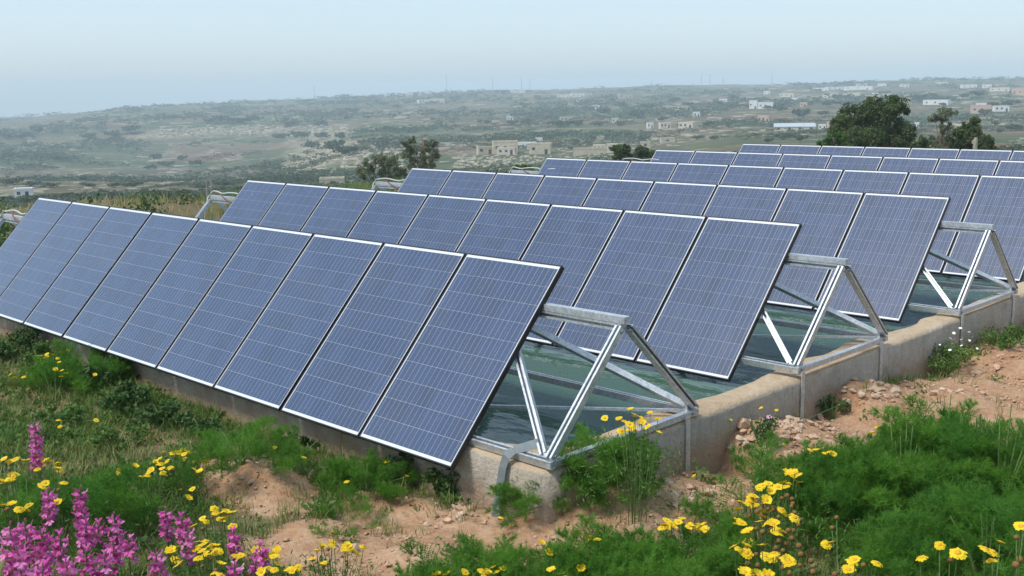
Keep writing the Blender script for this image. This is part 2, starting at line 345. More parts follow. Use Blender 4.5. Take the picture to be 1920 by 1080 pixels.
# ------------------------------------------------------------------ ground
def axis(lo, hi, a, b, fine, coarse):
    return np.concatenate([np.arange(lo, a, coarse), np.arange(a, b, fine), np.arange(b, hi+coarse, coarse)])
PATH = np.array([(-.2, -2.15), (.5, -1.75), (1.1, -1.1), (1.5, -.2), (1.55, 1.2), (1.7, 2.6), (1.8, 4.2), (2.0, 7.), (2.2, 12.)])
def dirt_map(x, y):
    d = np.full(x.shape, 9.)
    for (ax, ay), (bx, by) in zip(PATH[:-1], PATH[1:]):
        t_ = np.clip(((x-ax)*(bx-ax)+(y-ay)*(by-ay))/((bx-ax)**2+(by-ay)**2), 0, 1)
        wd = np.where(y < -1.5, .45, np.where(y < 0, .8, 1.25))
        d = np.minimum(d, np.hypot(x-ax-t_*(bx-ax), y-ay-t_*(by-ay))/wd)
    m = 1-sstep(.6, 1.25, d)
    for cx, cy, rx, ry, a in ((-1.35, -1.8, .80, .40, 1.), (-.15, -1.42, .8, .34, .9), (-4.9, -1.9, .7, .3, .55), (-3.1, -1.7, .5, .25, .5), (-6.3, -1.6, .8, .4, .5)):
        m = np.maximum(m, a*(1-sstep(.55, 1.2, np.hypot((x-cx)/rx, (y-cy)/ry))))
    return np.clip(m, 0, 1)
gx = axis(-16, 12, -7.5, 4.6, .055, .4); gy = axis(-13, 24, -4.6, 6.5, .055, .4)
X, Y = np.meshgrid(gx, gy); xr, yr = X.ravel(), Y.ravel()
Z = H(xr, yr)
inside = (xr > RX0+.06) & (xr < RX1-.06) & (yr > RY0+.06) & (yr < RY1-.06)
dm = dirt_map(xr, yr)
Z = Z+dm*(fbm(xr*4, yr*4, 54, 3)*.07+fbm(xr*10, yr*10, 55, 3)*.09)
Z = np.where(inside, -.7, Z)
nx, ny = len(gx), len(gy)
idx = np.arange(nx*ny).reshape(ny, nx)
F = np.stack([idx[:-1, :-1], idx[:-1, 1:], idx[1:, 1:], idx[1:, :-1]], -1).reshape(-1, 4)
me = np_mesh('ground', np.stack([xr, yr, Z], 1), F, M['ground'], True)
a = me.attributes.new('dirt', 'FLOAT', 'POINT'); a.data.foreach_set('value', dm.astype(np.float32))
GROUND = tag(put('ground', me), kind='structure')
azs = np.concatenate([np.arange(-180, -40, 4.), np.arange(-40, 40, .2), np.arange(40, 180, 4.)])
ds = np.concatenate([[8.], np.geomspace(12, 2700, 330), np.linspace(2720, 3000, 8)])
A, Dm = np.meshgrid(np.radians(azs), ds)
dirx = -math.sin(YAW)*np.cos(A)+math.cos(YAW)*np.sin(A); diry = math.cos(YAW)*np.cos(A)+math.sin(YAW)*np.sin(A)
xr = (CAM[0]+dirx*Dm).ravel(); yr = (CAM[1]+diry*Dm).ravel(); Z = H(xr, yr)
Z = np.where((xr > -15.8) & (xr < 11.8) & (yr > -12.8) & (yr < 23.8), -2.2, Z-.02)
na, nd = len(azs), len(ds); idx = np.arange(na*nd).reshape(nd, na); nxt = np.roll(idx, -1, 1)
F = np.stack([idx[:-1], nxt[:-1], nxt[1:], idx[1:]], -1).reshape(-1, 4)
tag(put('hillside', np_mesh('hillside', np.stack([xr, yr, Z], 1), F, M['hill'], True)), kind='structure')

# ------------------------------------------------------------------ reservoir
def rounded(x0, x1, y0, y1, r, n):
    P = []
    for cx, cy, a0 in ((x1-r, y0+r, -90), (x1-r, y1-r, 0), (x0+r, y1-r, 90), (x0+r, y0+r, 180)):
        for k in range(n+1):
            a_ = math.radians(a0+90*k/n); P.append((cx+r*math.cos(a_), cy+r*math.sin(a_)))
    return P
def dense(P, step):
    out = []
    for p, q in zip(P, P[1:]+P[:1]):
        m = max(1, int(math.dist(p, q)/step))
        out += [(p[0]+(q[0]-p[0])*k/m, p[1]+(q[1]-p[1])*k/m) for k in range(m)]
    return out
TOPZ = .60
inner = dense(rounded(RX0+.3, RX1-.33, RY0+.30, RY1-.3, .38, 8), .09)
V = []; n = len(inner)
for (ix, iy) in inner:
    ox = RX1 if ix > RX1-.34 else RX0 if ix < RX0+.31 else ix; oy = RY0 if iy < RY0+.31 else RY1 if iy > RY1-.31 else iy
    ccx = RX1-.71 if ix > -4 else RX0+.68; ccy = RY0+.68 if iy < 8 else RY1-.68
    if (ix-ccx)*(1 if ix > -4 else -1) > -1e-6 and (iy-ccy)*(-1 if iy < 8 else 1) > -1e-6:      # walk round the square corner
        ex = (RX1 if ix > -4 else RX0)-ccx; ey = (RY0 if iy < 8 else RY1)-ccy
        m = max(abs((ix-ccx)/ex), abs((iy-ccy)/ey)); ox, oy = ccx+(ix-ccx)/m, ccy+(iy-ccy)/m
    w = .05*(vn(ix*1.3, iy*1.3, 4)-.5)+.05*(vn(ix*4, iy*4, 5)-.5)
    jx = ix+(w*2.2 if abs(ix-(RX1-.33)) < .3 else 0); jy = iy+(w*1.2 if abs(iy-(RY0+.3)) < .3 else 0)
    e1, e2 = .022*vn(ix*9, iy*9, 6)+.03*max(0., float(vn(ix*3, iy*3, 16))-.62), .025*vn(ix*7, iy*7, 8)
    zt = TOPZ+.012*(vn(ix*3, iy*3, 7)-.5)
    def lerp(t_): return (ox+(jx-ox)*t_, oy+(jy-oy)*t_)
    V += [(ox, oy, -.5), (ox, oy, .1), (ox, oy, .4), (ox, oy, zt-.018-e1), (*lerp(.05+e1), zt-.002), (*lerp(.35), zt+.004*vn(ix*20, iy*20, 9)),
          (*lerp(.7), zt+.004*vn(ix*20, iy*20, 10)), (*lerp(.93-e2), zt-.004), (jx, jy, zt-.03-e2), (jx, jy, .3), (jx, jy, -.7)]
m = 11
F = [(i*m+k, ((i+1) % n)*m+k, ((i+1) % n)*m+k+1, i*m+k+1) for i in range(n) for k in range(m-1)]
wall = put('reservoir_wall', np_mesh('reservoir_wall', V, F, M['concrete'], False))
tag(wall, 'low weathered concrete wall with sandy top round the green water reservoir', 'wall')
wv = MB(); wv.box((RX0+.1, RY0+.1, -.66), (RX1-.1, RY1-.1, .465))
tag(wv.build('water', M['water']), kind='structure')

# ------------------------------------------------------------------ solar panels and their steel frames
TILT = .8271; PL, PW, PITCHX = 1.65, .99, 1.008
ROWS = [(0, 0, 0, 0), (.177, 2.99, .027, .001), (.178, 6.159, .014, .003), (.231, 9.37, .011, -.001), (.257, 12.606, -.001, -.012), (.298, 15.762, -.019, -.017)]
TOP_Z = 1.73
CELL, CG = .1568, .0017
cm = MB(); hc = CELL/2; ch = .012
oct_ = [(-hc+ch, -hc), (hc-ch, -hc), (hc, -hc+ch), (hc, hc-ch), (hc-ch, hc), (-hc+ch, hc), (-hc, hc-ch), (-hc, -hc+ch)]
oct_ = [(-hc, -hc), (hc, -hc), (hc, hc), (-hc, hc)]
cm.add([(x, y, 0) for x, y in oct_]+[(x, y, -.001) for x, y in oct_], [(0, 1, 2, 3), (0, 4, 5, 1), (1, 5, 6, 2), (2, 6, 7, 3), (3, 7, 4, 0)])
cell_me = cm.mesh('cell', M['cell'])
cells_at = [(-PW/2+(i-2.5)*(CELL+CG), -PL/2+(j-4.5)*(CELL+CG)) for j in range(10) for i in range(6)]
# one sheet holding all the cells of a panel seen too small to tell them apart; the busbars follow each cell's own coordinates
grid_me = None
fm = MB(); T = .04; lip = .009
for a_, b_ in (((-PW, -PL, -T), (-PW+lip, 0, 0)), ((-lip, -PL, -T), (0, 0, 0)), ((-PW+lip, -lip, -T), (-lip, 0, 0)), ((-PW+lip, -PL, -T), (-lip, -PL+lip, 0))): fm.box(a_, b_)
frame_me = fm.mesh('frame', M['black_frame'])
bm_ = MB(); bm_.box((-PW+lip, -PL+lip, -.012), (-lip, -lip, -.004)); sheet_me = bm_.mesh('backsheet', M['backsheet'])
t = NT('cell_grid'); o = t.obj(); sx = t.node('ShaderNodeSeparateXYZ'); t.l.new(o, sx.inputs[0])
jb = MB()
for x, y in cells_at: jb.add([(x+a_, y+b_, -.0032) for a_, b_ in oct_], [(0, 1, 2, 3)])
# same silicon, with the cell offset taken out so busbars fall in the same place on every cell
u = t.math('FRACT', t.math('DIVIDE', t.math('ADD', sx.outputs[0], PW/2+3*(CELL+CG)), CELL+CG))
u3 = t.math('FRACT', t.math('MULTIPLY', u, 3.))
bus = t.math('LESS_THAN', t.math('ABSOLUTE', t.math('SUBTRACT', u3, .5)), .024)
cid = t.node('ShaderNodeVectorMath', operation='SNAP'); t.l.new(o, cid.inputs[0]); cid.inputs[1].default_value = (CELL+CG, CELL+CG, 1)
wn_ = t.node('ShaderNodeTexWhiteNoise'); t.l.new(cid.outputs[0], wn_.inputs['Vector'])
blue = t.ramp(wn_.outputs['Value'], [(0, (.011, .034, .088)), (.5, (.014, .041, .114)), (1, (.019, .046, .124))])
blue = t.mix(t.ramp(t.noise(t.geo(), 1.7, 5, .65), [(.40, (0, 0, 0)), (.75, (.09,)*3)]), blue, (.16, .17, .18))
t.P(Base_Color=t.mix(bus, blue, (.29, .32, .37)), Roughness=.42)
t.p.inputs['Coat Weight'].default_value = 1.; t.p.inputs['Coat Roughness'].default_value = .09; t.p.inputs['Coat IOR'].default_value = 1.42
grid_me = jb.mesh('cell_grid', t.m)
ORD = ['', 'second ', 'third ', 'fourth ', 'fifth ', 'sixth ', 'seventh ', 'eighth ', 'ninth ']
RN = ['front row nearest the flowers', 'second row from the front', 'third row from the front', 'fourth row from the front', 'fifth row from the front', 'rearmost sixth row']
XE = .715; XL = -9*PITCHX-.74
def build_frame(r, x0, y0, z0, yaw):
    root = empty('support_frame', (x0, y0, TOP_Z+z0), yaw, f'galvanised steel triangular support frame under the {RN[r]} of solar panels', 'frame', 'panel support frames')
    S = M['steel']
    ya, za = -.166, -.305; yf, zf = -.895, -1.085; yb, zb = .615, -1.085
    xe = XE-x0
    def ch(name, p, q, up, w=.05, h=.05): b = MB(); b.channel(p, q, up, w, h); return b.build(name, S, root)
    nf = (0, -math.sin(TILT), math.cos(TILT)); nb = (0, math.sin(TILT), math.cos(TILT))
    b = MB(); b.bar((xe+.01, ya, za+.030), (XL, ya, za+.030), (0, 0, 1), .062, .046); b.channel((xe-.02, ya-.004, za-.021), (XL+.02, ya-.004, za-.021), (0, -1, .0), .05, .05)
    b.build('ridge_beam', S, root)
    ch('front_beam', (xe+.01, yf, zf), (XL, yf, zf), (0, -.3, 1), .05, .055); ch('rear_beam', (xe-.03, yb, zb), (XL+.03, yb, zb), (0, 0, 1), .055, .05)
    for e, s in ((xe, 1), (XL, -1)):
        b = MB(); b.bar((e-s*.02, yf-.028, zf-.006), (e-s*.02, yb+.06, zf-.006), (0, 0, 1), .05, .042); b.build('end_bar', S, root)
    nodes = [xe-.022]+[xe-.022-k*(xe-.044-XL)/5 for k in range(1, 5)]+[XL+.022]
    for x in nodes:
        ch('rafter', (x, yf-.005, zf+.03), (x, ya-.035, za-.018), nf, .052, .05); ch('rear_strut', (x, yb+.05, zb+.015), (x, ya+.055, za-.03), (1 if x > -4 else -1, 0, 0), .05, .056)
    for s, e in ((1, xe), (-1, XL)):
        ch('brace', (e-s*.10, yf+.03, zf+.035), (e-s*1.06, ya-.05, za-.06), nf, .048, .042)
        ch('brace', (e-s*.07, yb-.015, zb+.045), (e-s*1.36, ya+.06, za-.06), nb, .052, .045)
        b = MB(); b.bar((e-s*.06, yb-.03, zb+.01), (e-s*2.0, yf+.03, zb+.01), (0, 0, 1), .022, .02); b.build('tie_rod', S, root)
        b = MB(); b.bar((e-s*.045, yb-.03, zb), (e-s*.045, yb-.03, zb+.11), (0, 1, 0), .03, .008); b.build('gusset', S, root)
    # flat brackets fixing the frame to the outside of the wall
    for yy in ((yf+.02, yb-.10) if r else (yb-.10,)):
        b = MB(); xo = RX1+.006-x0+.0
        b.box((xo, yy-.024, -1.55), (xo+.008, yy+.024, zf-.01)); b.box((xo+.008, yy-.008, -1.30), (xo+.014, yy+.008, -1.284)); b.box((xo+.008, yy-.008, -1.46), (xo+.014, yy+.008, -1.444))
        b.build('bracket', S, root)
    if r < 4:                                                         # bolts through the joints at the open end
        for bx_, by_, bz_ in ((xe+.012, yf+.02, zf+.05), (xe+.012, yf+.03, zf-.004), (xe+.012, ya-.05, za-.04), (xe+.012, ya+.05, za-.05), (xe+.012, yb-.02, zb-.004), (xe+.012, yb+.02, zb+.05)):
            b = MB(); b.tube([(bx_-.02, by_, bz_), (bx_+.004, by_, bz_)], .010, 6); b.build('bolt', M['mast_grey'], root)
    # white conduit and cable clipped to the far end of the ridge
    b = MB(); L = []
    for k in range(15):
        q = k/14; L.append((XL+.03+q*1.1, ya+.01+.015*math.sin(q*9+r), za+.085+.03*abs(math.sin(q*6.+r*1.7))))
    b.tube([(XL+.0, yf*.55, za*.4+zf*.6), (XL+.005, yf*.35, za*.62+zf*.38), (XL-.0, ya-.07, za+.02), (XL+.01, ya-.01, za+.09)]+L, .010, 7)
    b.build('conduit', M['white_conduit'], root, True)
    b = MB(); b.tube([(XL+.06, ya+.03, za+.09), (XL+.25, ya-.0, za+.085), (XL+.45, ya-.05, za+.02), (XL+.7, ya-.055, za-.05), (XL+1., ya-.05, za-.06)], .010, 5)
    b.build('cable', M['red_cable'], root, True)
    return root
for r, (x0, y0, z0, yaw) in enumerate(ROWS):
    build_frame(r, x0, y0, z0, yaw)
    for i in range(9):
        lab = f'{ORD[i]}solar panel from the right end of the {RN[r]}' if i else f'rightmost solar panel of the {RN[r]}'
        if r >= 3:
            k = 8-i; lab = f'{ORD[k]}solar panel from the left end of the {RN[r]}' if k else f'leftmost solar panel of the {RN[r]}'
        p = empty('solar_panel', (0, 0, 0), 0, ('blue ' if r % 2 == 0 else 'blue ')+lab, 'solar panel', 'blue solar panels tilted in rows over the reservoir')
        dx = -i*PITCHX
        jit = [random.uniform(-.0022, .0022) for _ in range(3)]
        mw = Matrix.Translation((x0, y0, TOP_Z+z0)) @ Matrix.Rotation(yaw, 4, 'Z') @ Matrix.Translation((dx, 0, 0)) @ Matrix.Rotation(TILT+jit[0], 4, 'X') @ Matrix.Rotation(jit[1], 4, 'Y')
        p.matrix_world = mw
        put('frame', frame_me, p); put('backsheet', sheet_me, p)
        dist = (mw @ Vector((-.5, -.8, 0))-Vector(CAM)).length
        if dist < 13.5:
            for x, y in cells_at: put('cell', cell_me, p, (x, y, -.003))
        else: tag(put('cell_grid', grid_me, p), kind='stuff')
# grey tape hanging from the foot of the front frame over the wall
b = MB(); path = [(.54, -.835, .735), (.47, -.885, .705), (.41, -.935, .682), (.375, -.968, .64), (.35, -.978, .56), (.325, -.985, .42), (.30, -.99, .28), (.27, -1.0, .12)]
for p_, q_ in zip(path[:-1], path[1:]): b.bar(p_, q_, (.2, -1, .35), .058, .004)
tag(b.build('grey_strap', M['grey_tape']), 'flat grey strap hanging over the wall corner from the front frame foot', 'strap')
# ------------------------------------------------------------------ foliage helpers
def rhombs(C, size, rng, aspect=.45, upbias=0., jitter=.35):
    """one leaf-shaped quad at every point of C"""
    C = np.asarray(C, float); n = len(C)
    d = rng.normal(size=(n, 3)); d[:, 2] += upbias; d /= np.linalg.norm(d, axis=1, keepdims=True)
    e = rng.normal(size=(n, 3)); e -= (e*d).sum(1, keepdims=True)*d; e /= np.linalg.norm(e, axis=1, keepdims=True)
    s = size*(1+jitter*rng.uniform(-1, 1, (n, 1)))
    V = np.stack([C-d*s*.5, C+e*s*aspect*.5, C+d*s*.5, C-e*s*aspect*.5], 1).reshape(-1, 3)
    return V, np.arange(4*n).reshape(n, 4)
def join(parts):
    V = []; F = []; T = []; o = 0
    for p in parts:
        v, f = p[0], p[1]; V.append(v); F.append(f+o); o += len(v)
        T.append(p[2] if len(p) > 2 else np.zeros(len(v)))
    return np.concatenate(V), np.concatenate(F), np.concatenate(T)
def scatter(TV, TF, pos, yaw, sc, tilt, tints):
    """many copies of a small template as one mesh"""
    n = len(pos); c, s = np.cos(yaw), np.sin(yaw)
    V = TV[None]*sc[:, None, None]
    x = V[..., 0]*c[:, None]-V[..., 1]*s[:, None]; y = V[..., 0]*s[:, None]+V[..., 1]*c[:, None]
    z = V[..., 2]; x = x+z*tilt[:, :1]; y = y+z*tilt[:, 1:]
    P = np.stack([x, y, z], -1)+pos[:, None]
    F = (TF[None]+(np.arange(n)*len(TV))[:, None, None]).reshape(-1, TF.shape[1])
    return P.reshape(-1, 3), F, np.repeat(tints, len(TV))
def crown_points(rng, clumps, per, rad):
    P = []
    for c, k in zip(clumps, rad):
        q = rng.normal(size=(per, 3)); q /= np.linalg.norm(q, axis=1, keepdims=True)
        P.append(np.asarray(c)+q*(rng.uniform(0, 1, (per, 1))**.45)*np.asarray(k))
    return np.concatenate(P)

# ------------------------------------------------------------------ trees standing behind the panels
def tree(name, label, cat, base, crown, per, leaf, trunkpts, mat, seed, aspect=.4, group=None, limbs=True, upb=0.):
    """crown: list of (x, y, z, rx, ry, rz) clumps relative to the base"""
    rng = np.random.default_rng(seed); root = empty(name, base, 0, label, cat, group)
    parts = []
    for (x, y, z, a_, b_, c_) in crown:
        k = max(6, int(26*(a_*b_*c_)**(1/3)))
        sub = crown_points(rng, [(x, y, z)], k, [(a_, b_, c_)])
        for p in sub:
            rr = rng.uniform(.30, .62)*min(a_, c_)
            C = crown_points(rng, [p], int(per*rng.uniform(.5, 1.2)), [(rr, rr, rr*rng.uniform(.7, 1.3))])
            v, f = rhombs(C, leaf, rng, aspect, upb)
            parts.append((v, f, np.repeat(np.clip(rng.uniform(0, 1)*.7+rng.uniform(0, .3, len(C)), 0, 1), 4)))
    V, F, T = join(parts)
    put('crown', np_mesh('crown', V, F, M[mat], False, T), root)
    b = MB(); b.tube(trunkpts, [.16*trunkpts[-1][2]/4*(1-.6*i/(len(trunkpts)-1)) for i in range(len(trunkpts))], 8)
    if limbs:
        for (x, y, z, a_, b_, c_) in crown:
            q = trunkpts[1]; b.tube([q, ((x+q[0])/2+.1, (y+q[1])/2, (z*.5+q[2]*.5)), (x, y, z+.3*c_)], [.045, .03, .012], 6)
    b.build('trunk', M['bark'], root, True)
    return root
def base_under(px, py_top, dist, height):
    """foot of a tree of a known height whose tip shows at a pixel"""
    p = along(px, py_top, dist); g = H(p.x, p.y)[0]; return Vector((p.x, p.y, g)), p.z-g
def rt(d, dist): return d*dist/FPX         # pixels at a distance -> metres
R3 = Vector(CR); RH = Vector((R3.x, R3.y, 0)).normalized(); FH = Vector((-math.sin(YAW), math.cos(YAW), 0))
def crown_px(base, dist, items):
    """clumps given by their place in the photograph, at the tree's own distance"""
    out = []
    for (px, py, rx, ry, dd) in items:
        p = along(px, py, dist)+FH*dd-base
        out.append((p.x, p.y, p.z, rt(rx, dist), rt(rx, dist), rt(ry, dist)))
    return out
def px_tree(name, label, cat, px, top, dist, items, per, leaf, mat, seed, aspect=.4, upb=0.):
    base, h = base_under(px, top, dist, 0)
    cr = crown_px(base, dist, items)
    zt = max(c[2] for c in cr)
    return tree(name, label, cat, base, cr, per, leaf, [(0, 0, -.3), (.1, .1, zt*.35), (.0, .15, zt*.7), (.05, .1, zt)], mat, seed, aspect, None, True, upb)
px_tree('pine_tree', 'dense dark green pine tree standing behind the rearmost panels', 'tree', 1640, 190, 72,
        [(1600, 225, 30, 22, 0), (1640, 215, 30, 26, .5), (1670, 205, 26, 22, -.5), (1575, 240, 20, 20, .3), (1615, 262, 42, 24, -.6), (1665, 255, 42, 28, .3), (1695, 250, 22, 26, 0), (1640, 285, 60, 24, 0), (1700, 275, 16, 16, .4), (1620, 208, 10, 14, 0), (1652, 198, 9, 14, 0), (1679, 197, 9, 14, 0), (1583, 212, 8, 12, 0)], 210, .165, 'pine', 3, .42, .6)
px_tree('eucalyptus_tree', 'thin-crowned olive brown tree right of the dense pine', 'tree', 1765, 200, 66,
        [(1768, 215, 16, 12, 0), (1783, 213, 12, 8, .3), (1755, 222, 12, 8, .2), (1770, 240, 14, 10, 0), (1760, 262, 22, 10, .3), (1775, 280, 24, 12, 0)], 60, .14, 'olive_crown', 4, .45)
px_tree('pine_tree', 'rounded darker tree at the right of the thin-crowned tree', 'tree', 1820, 220, 68,
        [(1822, 235, 16, 12, 0), (1810, 252, 26, 16, .4), (1838, 258, 22, 16, 0), (1825, 275, 36, 14, -.2), (1853, 270, 14, 14, 0), (1790, 270, 22, 12, .2), (1800, 285, 40, 12, .0)], 130, .16, 'pine', 6, .45, .3)
px_tree('carob_tree', 'small bushy green tree between the pine and the thin-crowned tree', 'tree', 1730, 250, 64, [(1731, 262, 9, 12, 0), (1724, 275, 14, 10, .2), (1738, 274, 12, 10, 0)], 110, .14, 'pine', 7, .5)
px_tree('carob_tree', 'low yellowish green bush at the left foot of the pine', 'bush', 1560, 252, 62, [(1560, 262, 18, 10, 0), (1578, 258, 12, 10, .2), (1545, 270, 14, 9, 0), (1570, 275, 26, 10, .3)], 110, .14, 'weed', 8, .5)
px_tree('olive_tree', 'feathery grey green tree rising behind the left end of the third row', 'tree', 790, 255, 58,
        [(790, 275, 24, 14, 0), (775, 292, 24, 16, .3), (810, 290, 20, 14, -.2), (760, 270, 9, 8, 0), (815, 268, 8, 8, 0), (785, 310, 34, 14, .2), (772, 262, 8, 6, 0)], 60, .13, 'olive_crown', 12, .45)
px_tree('olive_tree', 'lower brownish green tree left of the feathery tree behind the panels', 'tree', 715, 282, 56,
        [(712, 300, 24, 14, 0), (690, 310, 20, 14, .3), (735, 308, 22, 15, -.2), (675, 325, 18, 12, 0), (720, 328, 34, 13, .2), (750, 325, 20, 14, 0)], 64, .13, 'olive_crown', 13, .45)
px_tree('carob_tree', 'round dark bush behind the left end of the fifth row', 'bush', 1165, 272, 95, [(1163, 282, 15, 10, 0), (1170, 292, 20, 10, 0)], 80, .32, 'pine', 15, .6)
px_tree('carob_tree', 'wide dark bush right of the round dark bush behind the fifth row', 'bush', 1205, 276, 98, [(1196, 286, 16, 9, 0), (1213, 287, 14, 9, 0), (1205, 294, 22, 9, 0)], 80, .32, 'pine', 16, .6)
px_tree('carob_tree', 'fresh green bush peeping over the third row of panels', 'bush', 980, 308, 48, [(980, 316, 16, 7, 0), (995, 320, 14, 7, 0), (965, 322, 12, 6, 0)], 80, .17, 'weed', 17, .6)

# ------------------------------------------------------------------ far trees and scrub on the hillside
def far_crown(seed, n):
    rng = np.random.default_rng(seed); cl = []; 
    for k in range(5): cl.append((rng.uniform(-.55, .55), rng.uniform(-.55, .55), rng.uniform(.38, .75)))
    C = crown_points(rng, cl+[(0, 0, .5)], n, [(.42, .42, .28)]*6)
    v, f = rhombs(C, .30, rng, .7); return v, f, np.repeat(rng.uniform(0, 1, len(C)), 4)
fc = [np_mesh('far_crown', *(lambda q: (q[0], q[1]))(far_crown(s, 26)), M['far_crown'], False, far_crown(s, 26)[2]) for s in (1, 2, 3)]
tk = MB().tube([(0, 0, -.2), (0, 0, .5)], [.08, .05], 5).mesh('far_trunk', M['bark'])
# (pixel x, pixel y of the foot, width in pixels, height in pixels)
FT = [(1060, 238, 46, 14), (1045, 237, 22, 12), (1082, 238, 22, 13), (960, 234, 22, 10), (985, 233, 24, 11), (900, 232, 14, 8), (915, 233, 16, 9), (1030, 235, 16, 8),
      (1132, 216, 30, 14), (1192, 222, 30, 16), (1165, 202, 34, 12), (1215, 206, 40, 12), (1105, 208, 20, 8), (1240, 228, 24, 10), (1125, 238, 24, 10), (1160, 236, 26, 9), (1275, 238, 18, 8),
      (1260, 195, 26, 12), (1290, 200, 22, 10), (1345, 200, 30, 12), (1380, 186, 26, 9), (1340, 262, 24, 9), (1325, 238, 24, 11), (1308, 262, 30, 8), (1500, 222, 32, 20), (1465, 210, 34, 14), (1440, 206, 20, 8), (1590, 200, 50, 12),
      (1550, 200, 30, 12), (1540, 218, 26, 10), (1470, 262, 40, 12), (1440, 268, 24, 9), (1500, 266, 30, 12), (1720, 186, 30, 10), (1750, 183, 24, 9), (1835, 183, 36, 13), (1810, 184, 24, 10), (1890, 200, 40, 12), (1860, 202, 28, 10), (1845, 218, 20, 14),
      (1895, 245, 26, 11), (1912, 244, 20, 9), (1875, 250, 16, 9), (1867, 236, 18, 9), (1770, 200, 16, 7), (1660, 176, 20, 6), (1900, 178, 20, 8),
      (420, 228, 40, 12), (450, 232, 46, 13), (480, 228, 40, 12), (390, 232, 30, 10), (545, 236, 24, 10), (600, 238, 28, 13), (620, 285, 46, 22), (650, 292, 46, 22), (585, 280, 40, 16), (570, 262, 44, 16), (530, 262, 36, 14), (640, 262, 26, 14), (600, 262, 36, 14),
      (105, 303, 34, 13), (130, 303, 26, 10), (15, 300, 34, 14), (10, 260, 40, 14), (45, 262, 36, 13), (75, 252, 28, 16), (170, 260, 40, 12), (215, 258, 44, 13), (240, 250, 40, 14), (290, 300, 26, 12), (340, 302, 24, 11), (365, 312, 34, 12), (310, 312, 30, 10), (280, 318, 26, 9), (155, 340, 20, 10), (225, 338, 24, 9),
      (305, 380, 44, 20), (280, 380, 30, 18), (340, 376, 36, 22), (195, 368, 30, 13), (205, 378, 22, 11), (130, 372, 20, 10), (60, 350, 40, 10), (100, 352, 40, 9), (165, 352, 36, 10), (215, 352, 34, 10), (20, 346, 40, 10), (420, 350, 40, 10), (445, 362, 30, 12), (380, 356, 40, 12), (250, 352, 40, 12), (50, 385, 30, 10),
      (1205, 262, 26, 8), (1180, 260, 20, 7), (1080, 268, 26, 8), (1070, 282, 14, 7), (1110, 262, 18, 8), (745, 202, 24, 6), (650, 225, 20, 8), (690, 222, 16, 6), (985, 190, 18, 5), (850, 186, 30, 5), (900, 176, 20, 5), (945, 175, 40, 6), (1010, 184, 16, 6), (1150, 190, 26, 7)]
for i, (px, py, w, h_) in enumerate(FT):
    p = at(px, py, 0, True); dist = (p-Vector(CAM)).length
    LM = [(45, 365, 'the whitewashed field hut'), (300, 378, 'the near field poles'), (130, 300, 'the left valley terraces'), (210, 255, 'the left hillside'), (440, 232, 'the limestone scarp'), (600, 275, 'the wooded gully'), (760, 200, 'the skyline village'), (950, 234, 'the cream farmhouse'), (1060, 236, 'the white house in the grove'), (1140, 212, 'the central ridge houses'), (1200, 255, 'the square stone hut'), (1330, 200, 'the long greenhouses'), (1490, 240, 'the long metal-roofed shed'), (1480, 205, 'the pinkish house group'), (1590, 200, 'the pine'), (1740, 188, 'the long white villa'), (1850, 205, 'the big right-hand house'), (1890, 245, 'the bare right slope')]
    lx, ly, ln = min(LM, key=lambda q_: (q_[0]-px)**2+(2.2*(q_[1]-py))**2)
    rel = 'left of' if px < lx-12 else 'right of' if px > lx+12 else 'above' if py < ly-3 else 'beside'
    sz = 'wide' if w > 34 else 'small' if w < 21 else 'rounded'
    zone = 'on the left hillside' if px < 560 else 'below the ridge behind the panels' if px < 1300 else 'on the right hillside around the houses'
    near_ = 'dark green tree in the near fields' if dist < 520 else 'small hazy blue green tree'
    root = empty('far_tree', p, random.uniform(0, 6), f"{sz} {'dark green' if dist < 520 else 'hazy blue green'} tree {rel} {ln}", 'tree', 'far trees '+zone if dist >= 520 else 'trees in the near fields '+zone)
    W = max(rt(w, dist)*.62, 2.); Hh = max(rt(h_, dist)*1.05, 2.)
    put('crown', fc[i % 3], root, (0, 0, 0), (0, 0, 0), (W, W, Hh)); put('trunk', tk, root, (0, 0, 0), (0, 0, 0), (1.5, 1.5, Hh))
rng = np.random.default_rng(77); pos = []; scs = []
N = 42000
az = np.radians(rng.uniform(-33, 33, N)); dd = np.exp(rng.uniform(math.log(20), math.log(2450), N))
dx = -math.sin(YAW)*np.cos(az)+math.cos(YAW)*np.sin(az); dy = math.cos(YAW)*np.cos(az)+math.sin(YAW)*np.sin(az)
x = CAM[0]+dx*dd; y = CAM[1]+dy*dd
dens = vn(x/120, y/120, 90)*.6+vn(x/35, y/35, 91)*.5
keep = (dens > .565) & ~((x > -12) & (x < 9) & (y > -10) & (y < 18.5)); x, y, dd = x[keep], y[keep], dd[keep]
pos = np.stack([x, y, H(x, y)-.1], 1); q = far_crown(5, 5)
sc = np.clip(dd*.0036, .25, 4.6)*rng.uniform(.4, 1.3, len(x))*np.clip(.6+1.4*(dens[keep]-.58)/.3, .5, 1.5)
V, F, T = scatter(q[0]*np.array([1.5, 1.5, 1.0]), q[1], pos, rng.uniform(0, 6, len(x)), sc, np.zeros((len(x), 2)), rng.uniform(0, 1, len(x)))
tag(put('scrub', np_mesh('scrub', V, F, M['far_crown'], False, T)), 'dark scrub bushes dotted over the hills behind the panels', 'scrub', None, 'stuff')
